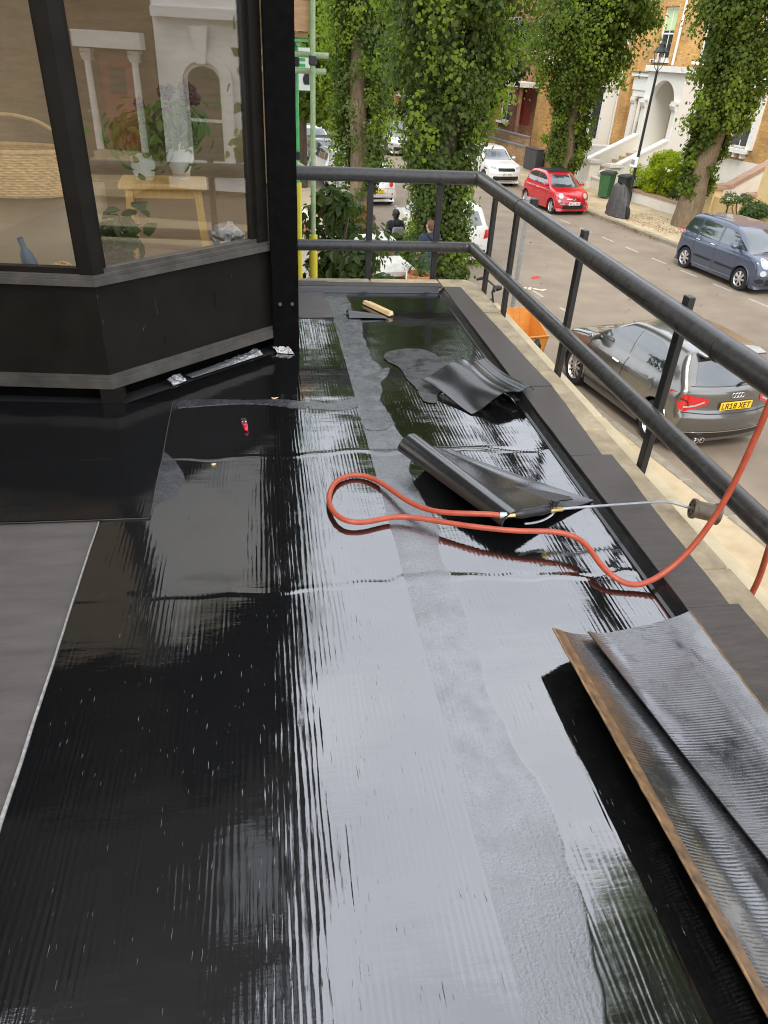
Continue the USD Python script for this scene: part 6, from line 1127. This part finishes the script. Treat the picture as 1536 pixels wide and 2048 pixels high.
BG = [('yellow green tree beyond the scaffold', 6.5, 31, 4, (0, 0, 4.6), (2.0, 2.6, 3.4), 10000, .22, 'far_leaf'), ('sunlit green tree further up the near pavement', 6.3, 40, 4, (0, 0, 5.4), (2.6, 3.4, 3.9), 9000, .26, 'far_leaf'), ('pale green tree far up the near pavement', 6.0, 52, 6, (0, 0, 7.2), (4, 4, 4.4), 7000, .32, 'far_leaf'),
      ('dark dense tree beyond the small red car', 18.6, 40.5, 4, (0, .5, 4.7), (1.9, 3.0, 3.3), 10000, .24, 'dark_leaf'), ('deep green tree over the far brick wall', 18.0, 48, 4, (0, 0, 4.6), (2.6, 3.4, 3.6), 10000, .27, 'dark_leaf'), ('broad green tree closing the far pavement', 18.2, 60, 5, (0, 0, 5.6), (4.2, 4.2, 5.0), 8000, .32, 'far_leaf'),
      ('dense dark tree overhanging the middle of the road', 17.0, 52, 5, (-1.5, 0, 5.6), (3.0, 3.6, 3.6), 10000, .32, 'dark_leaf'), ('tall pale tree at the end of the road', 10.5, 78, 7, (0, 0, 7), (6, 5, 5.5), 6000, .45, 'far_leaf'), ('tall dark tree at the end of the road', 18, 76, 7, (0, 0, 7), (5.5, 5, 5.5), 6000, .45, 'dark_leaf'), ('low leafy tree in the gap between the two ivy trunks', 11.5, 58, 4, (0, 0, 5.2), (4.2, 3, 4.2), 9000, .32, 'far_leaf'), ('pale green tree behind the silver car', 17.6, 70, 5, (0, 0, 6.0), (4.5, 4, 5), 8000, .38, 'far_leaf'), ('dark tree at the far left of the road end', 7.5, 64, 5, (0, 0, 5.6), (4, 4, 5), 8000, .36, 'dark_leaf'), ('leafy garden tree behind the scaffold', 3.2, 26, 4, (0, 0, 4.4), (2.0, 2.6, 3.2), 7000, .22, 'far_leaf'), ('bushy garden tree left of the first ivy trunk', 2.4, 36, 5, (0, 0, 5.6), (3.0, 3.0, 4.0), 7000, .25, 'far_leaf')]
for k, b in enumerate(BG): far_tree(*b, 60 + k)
def shrub(name, label, v, u, z, c, rad, n, size, kind, mat_, seed, cat='shrub', stems=9, lobes=16, tilt=.5, droop=.8, big=0):
    t = thing(name, label, cat, S(v, u, z), SR); P, U = crown_cloud(c, rad, n, seed, lobes); P[:, 2] = np.maximum(P[:, 2], .02)
    if big:
        ids = np.argsort(P[:, 1] - .3 * P[:, 2] + np.random.default_rng(seed).uniform(0, .3, n))[:big]; keep = np.ones(n, bool); keep[ids] = False
        for i in ids: obj('large_leaf', leaves(P[i:i + 1], U[i:i + 1], size * 1.15, kind, seed + int(i), tilt, droop), mat_, t)
        P, U = P[keep], U[keep]
    obj('foliage', leaves(P, U, size, kind, seed, tilt, droop), mat_, t, kind='stuff'); obj('stem', limbs((0, 0, 0), c, rad, stems, seed, .02), 'bark_dark', t); return t
shrub('laurel_bush', 'large glossy leaved laurel bush between the scaffold and the garden piers', 2.25, 8.9, GZ + .05, (0, 0, 2.05), (.72, .95, 1.75), 5200, .125, 'oval', 'laurel_leaf', 81, lobes=34, big=300)
shrub('laurel_bush', 'lower part of the glossy hedge below the railing at the far end', 3.6, 11.6, GZ + .05, (0, 0, 1.2), (.75, 1.2, 1.05), 2600, .125, 'oval', 'laurel_leaf', 82, lobes=30)
shrub('dry_hedge', 'clipped straw coloured dry hedge at the foot of the slim ivy tree', 6.0, 20.6, PZ, (0, 0, .70), (.55, 1.0, .45), 9000, .06, 'quad', 'dry_leaf', 83, 'hedge', lobes=30)
shrub('golden_shrub', 'bright yellow green rounded shrub behind the low white wall', 20.6, 26.9, HZ, (0, 0, 1.25), (.75, 1.45, 1.0), 18000, .075, 'quad', 'golden_leaf', 84, lobes=44)
shrub('golden_shrub', 'darker green end of the bright shrub next to the stout tree', 20.8, 25.2, HZ, (0, 0, 1.0), (.7, .7, .65), 3500, .085, 'quad', 'shrub_leaf', 85)
shrub('garden_shrub', 'pale green shrub in front of the yellow wall behind the blue car', 19.55, 20.4, HZ, (0, 0, .85), (.45, 1.3, .75), 5200, .075, 'oval', 'shrub_leaf', 86)
sp = thing('spiky_plant', 'tall spiky green plant between the two white gate piers', 'plant', S(20.5, 30.4, HZ), SR); r_ = np.random.default_rng(5); m = MB()
for k in range(60):
    a, e = r_.uniform(0, 6.28), r_.uniform(.35, 1.4); d = np.array([math.cos(a) * math.cos(e), math.sin(a) * math.cos(e), math.sin(e)]); x, y, _ = frame(d); L = r_.uniform(.45, .8); b = np.array([0, 0, .35]); m.add((np.array([b - x * .02, b + x * .02, b + d * L * .6 + x * .025, b + d * L * .6 - x * .025, b + d * L - [0, 0, .05]]), np.array([(0, 1, 2), (0, 2, 3), (3, 2, 4)])))
obj('blades', m, 'laurel_leaf', sp); obj('stem', cyl((0, 0, 0), (0, 0, .4), .05), 'bark', sp)
shrub('wall_climber', 'climbing plant over the white wall left of the left gate pier', 20.5, 33.4, HZ, (0, 0, .8), (.3, 1.1, .5), 1600, .10, 'quad', 'shrub_leaf', 87)
# ================================================================ people
def figure(joints, bones, step=.022, it=8):
    M_ = mf.Manifold.batch_boolean([hullspheres([(joints[a][0], joints[a][1]), (joints[b][0], joints[b][1])], 14) for a, b in bones], mf.OpType.Add).refine_to_length(step); me = M_.to_mesh(); t = trimesh.Trimesh(me.vert_properties[:, :3], me.tri_verts); trimesh.smoothing.filter_taubin(t, iterations=it); return t
mat('skin_dark', (.10, .055, .035), .5); mat('skin_pale', (.55, .34, .25), .5); mat('hair_black', (.012, .010, .009), .6); mat('hair_brown', (.12, .055, .025), .7, nz=40, amt=.3)
mat('cloth_black', (.018, .018, .020), .85, bump=.006, bscale=14); mat('cloth_navy', (.022, .032, .062), .85, bump=.006, bscale=14); mat('cloth_grey', (.20, .20, .20), .8, bump=.004, bscale=20); mat('denim', (.05, .06, .08), .85); mat('cloth_floral', (.5, .42, .36), .85, nz=24, col2=(.16, .13, .11))
def person(label, loc, rot, skin, hair, top_, legs, h=1.72, bald=False, bun=False, sleeves=True, pack=None, strap=False, male=False):
    t = thing('person', label, 'person', loc, rot); k = h / 1.72; sw = .20 if male else .17
    def J(d): return {a: (np.array(p) * k, r * k) for a, (p, r) in d.items()}
    j = J({'hip': ((0, 0, .95), .13), 'waist': ((0, -.01, 1.10), .12), 'chest': ((0, .0, 1.32), .135), 'cl': ((-.09, 0, 1.36), .10), 'cr': ((.09, 0, 1.36), .10), 'neckb': ((0, -.01, 1.44), .065), 'sl': ((-sw, -.01, 1.40), .062), 'sr': ((sw, -.01, 1.40), .062), 'el': ((-sw - .06, -.02, 1.13), .046), 'er': ((sw + .06, -.02, 1.13), .046), 'wl': ((-sw - .03, .10, .92), .034), 'wr': ((sw + .03, .10, .92), .034), 'hl': ((-.09, 0, .93), .105), 'hr': ((.09, 0, .93), .105), 'kl': ((-.10, .04, .50), .065), 'kr': ((.10, -.05, .50), .065), 'al': ((-.10, .10, .09), .045), 'ar': ((.10, -.16, .09), .045), 'tl': ((-.10, .22, .03), .03), 'tr': ((.10, -.04, .03), .03), 'nk': ((0, .0, 1.50), .052), 'hd': ((0, .01, 1.615), .085), 'hb': ((0, -.025, 1.63), .085), 'ch': ((0, .055, 1.545), .045), 'ns': ((0, .105, 1.595), .016)})
    body = figure(j, [('hip', 'waist'), ('waist', 'chest'), ('chest', 'cl'), ('chest', 'cr'), ('cl', 'sl'), ('cr', 'sr'), ('chest', 'neckb'), ('neckb', 'nk'), ('nk', 'hd'), ('hd', 'hb'), ('hd', 'ch'), ('hd', 'ns'), ('sl', 'el'), ('sr', 'er'), ('el', 'wl'), ('er', 'wr'), ('hip', 'hl'), ('hip', 'hr'), ('hl', 'kl'), ('hr', 'kr'), ('kl', 'al'), ('kr', 'ar'), ('al', 'tl'), ('ar', 'tr')])
    obj('body', body, skin, t, smooth=True)
    g = dict(j); 
    for a, (p, r) in j.items(): g[a] = (p, r + .014)
    e = [('hip', 'waist'), ('waist', 'chest'), ('chest', 'cl'), ('chest', 'cr'), ('cl', 'sl'), ('cr', 'sr'), ('chest', 'neckb'), ('hip', 'hl'), ('hip', 'hr')] + ([('sl', 'el'), ('sr', 'er'), ('el', 'wl'), ('er', 'wr')] if sleeves else [])
    if not sleeves:
        for s in 'lr': g['m' + s] = (j['s' + s][0] * .45 + j['e' + s][0] * .55, .072 * k); e.append(('s' + s, 'm' + s))
    obj('top', figure(g, e, it=5), top_, t, smooth=True); obj('trousers', figure({a: (p, r + .018) for a, (p, r) in j.items()}, [('hip', 'hl'), ('hip', 'hr'), ('hl', 'kl'), ('hr', 'kr'), ('kl', 'al'), ('kr', 'ar')], it=5), legs, t, smooth=True)
    for s in 'lr': obj('shoe', figure({'a': (j['a' + s][0], .055 * k), 'b': (j['t' + s][0], .042 * k)}, [('a', 'b')]), 'cloth_black', t, smooth=True)
    for s, q in (('l', -1), ('r', 1)):
        w = j['w' + s][0]; m = [hullspheres([(w, .03), (w + [0, .03, -.07], .032)], 8)]
        for f_ in range(4): m.append(hullspheres([(w + [q * (.02 - f_ * .013), .035, -.08], .009), (w + [q * (.02 - f_ * .013), .05, -.12], .009), (w + [q * (.016 - f_ * .012), .075, -.14], .007)], 6))
        m.append(hullspheres([(w + [-q * .02, .03, -.03], .011), (w + [-q * .045, .06, -.07], .009)], 6)); obj('hand', mf.Manifold.batch_boolean(m, mf.OpType.Add), skin, t, smooth=60)
    hm = figure({'a': ((np.array([0, -.022, 1.648])) * k, .095 * k), 'b': (np.array([0, .012, 1.668]) * k, .080 * k), 'c': (np.array([0, -.045, 1.585]) * k, .070 * k)}, [('a', 'b'), ('a', 'c')]); obj('hair', hm, hair, t, smooth=True)
    if bun: obj('hair_bun', figure({'a': (np.array([0, -.10, 1.68]) * k, .05), 'b': (np.array([0, -.11, 1.66]) * k, .045)}, [('a', 'b')]), hair, t, smooth=True)
    for q in (-1, 1): obj('ear', hullspheres([(np.array([q * .088, -.005, 1.60]) * k, .016), (np.array([q * .092, -.012, 1.63]) * k, .018)], 8), skin, t); obj('eye', hullspheres([(np.array([q * .033, .088, 1.622]) * k, .010)], 8), 'ceramic', t)
    if pack:
        p = thing('backpack', None, None, parent=t); obj('bag', hullspheres([(np.array([x, y, z]) * k, r) for x in (-.10, .10) for y, z, r in ((-.20, 1.02, .06), (-.21, 1.30, .055), (-.24, 1.12, .06))], 12), pack, p, smooth=60); obj('pocket', hullspheres([(np.array([x, -.285, z]) * k, .035) for x in (-.08, .08) for z in (1.03, 1.14)], 10), 'cloth_black', p, smooth=60)
        for q in (-1, 1): obj('strap', tube(spline([np.array(a_) * k for a_ in ((q * .10, -.16, 1.34), (q * .11, -.10, 1.455), (q * .12, .06, 1.45), (q * .12, .16, 1.32), (q * .14, .10, 1.1))], 16), .018, 6), 'cloth_black', p)
    if strap: obj('bag_strap', tube(spline([np.array(a_) * k for a_ in ((-.13, -.02, 1.475), (-.05, -.155, 1.38), (.06, -.155, 1.22), (.15, -.11, 1.02))], 20), .016, 6), 'cloth_black', t)
    return t
person('person in black hooded top with grey backpack and dark tied hair, walking away', S(5.95, 17.3, PZ), SR + 4, 'skin_dark', 'hair_black', 'cloth_black', 'denim', h=1.64, bun=True, pack='cloth_grey')
person('person with short brown hair in navy T-shirt with a bag strap, back turned', S(6.10, 15.35, PZ), SR + 14, 'skin_pale', 'hair_brown', 'cloth_navy', 'denim', h=1.78, sleeves=False, strap=True, male=True)
obj('hood', hullspheres([((-.07, -.10, 1.385), .05), ((.07, -.10, 1.385), .05), ((0, -.13, 1.34), .05)], 10), 'cloth_black', stage.GetPrimAtPath('/World/person'), smooth=60)
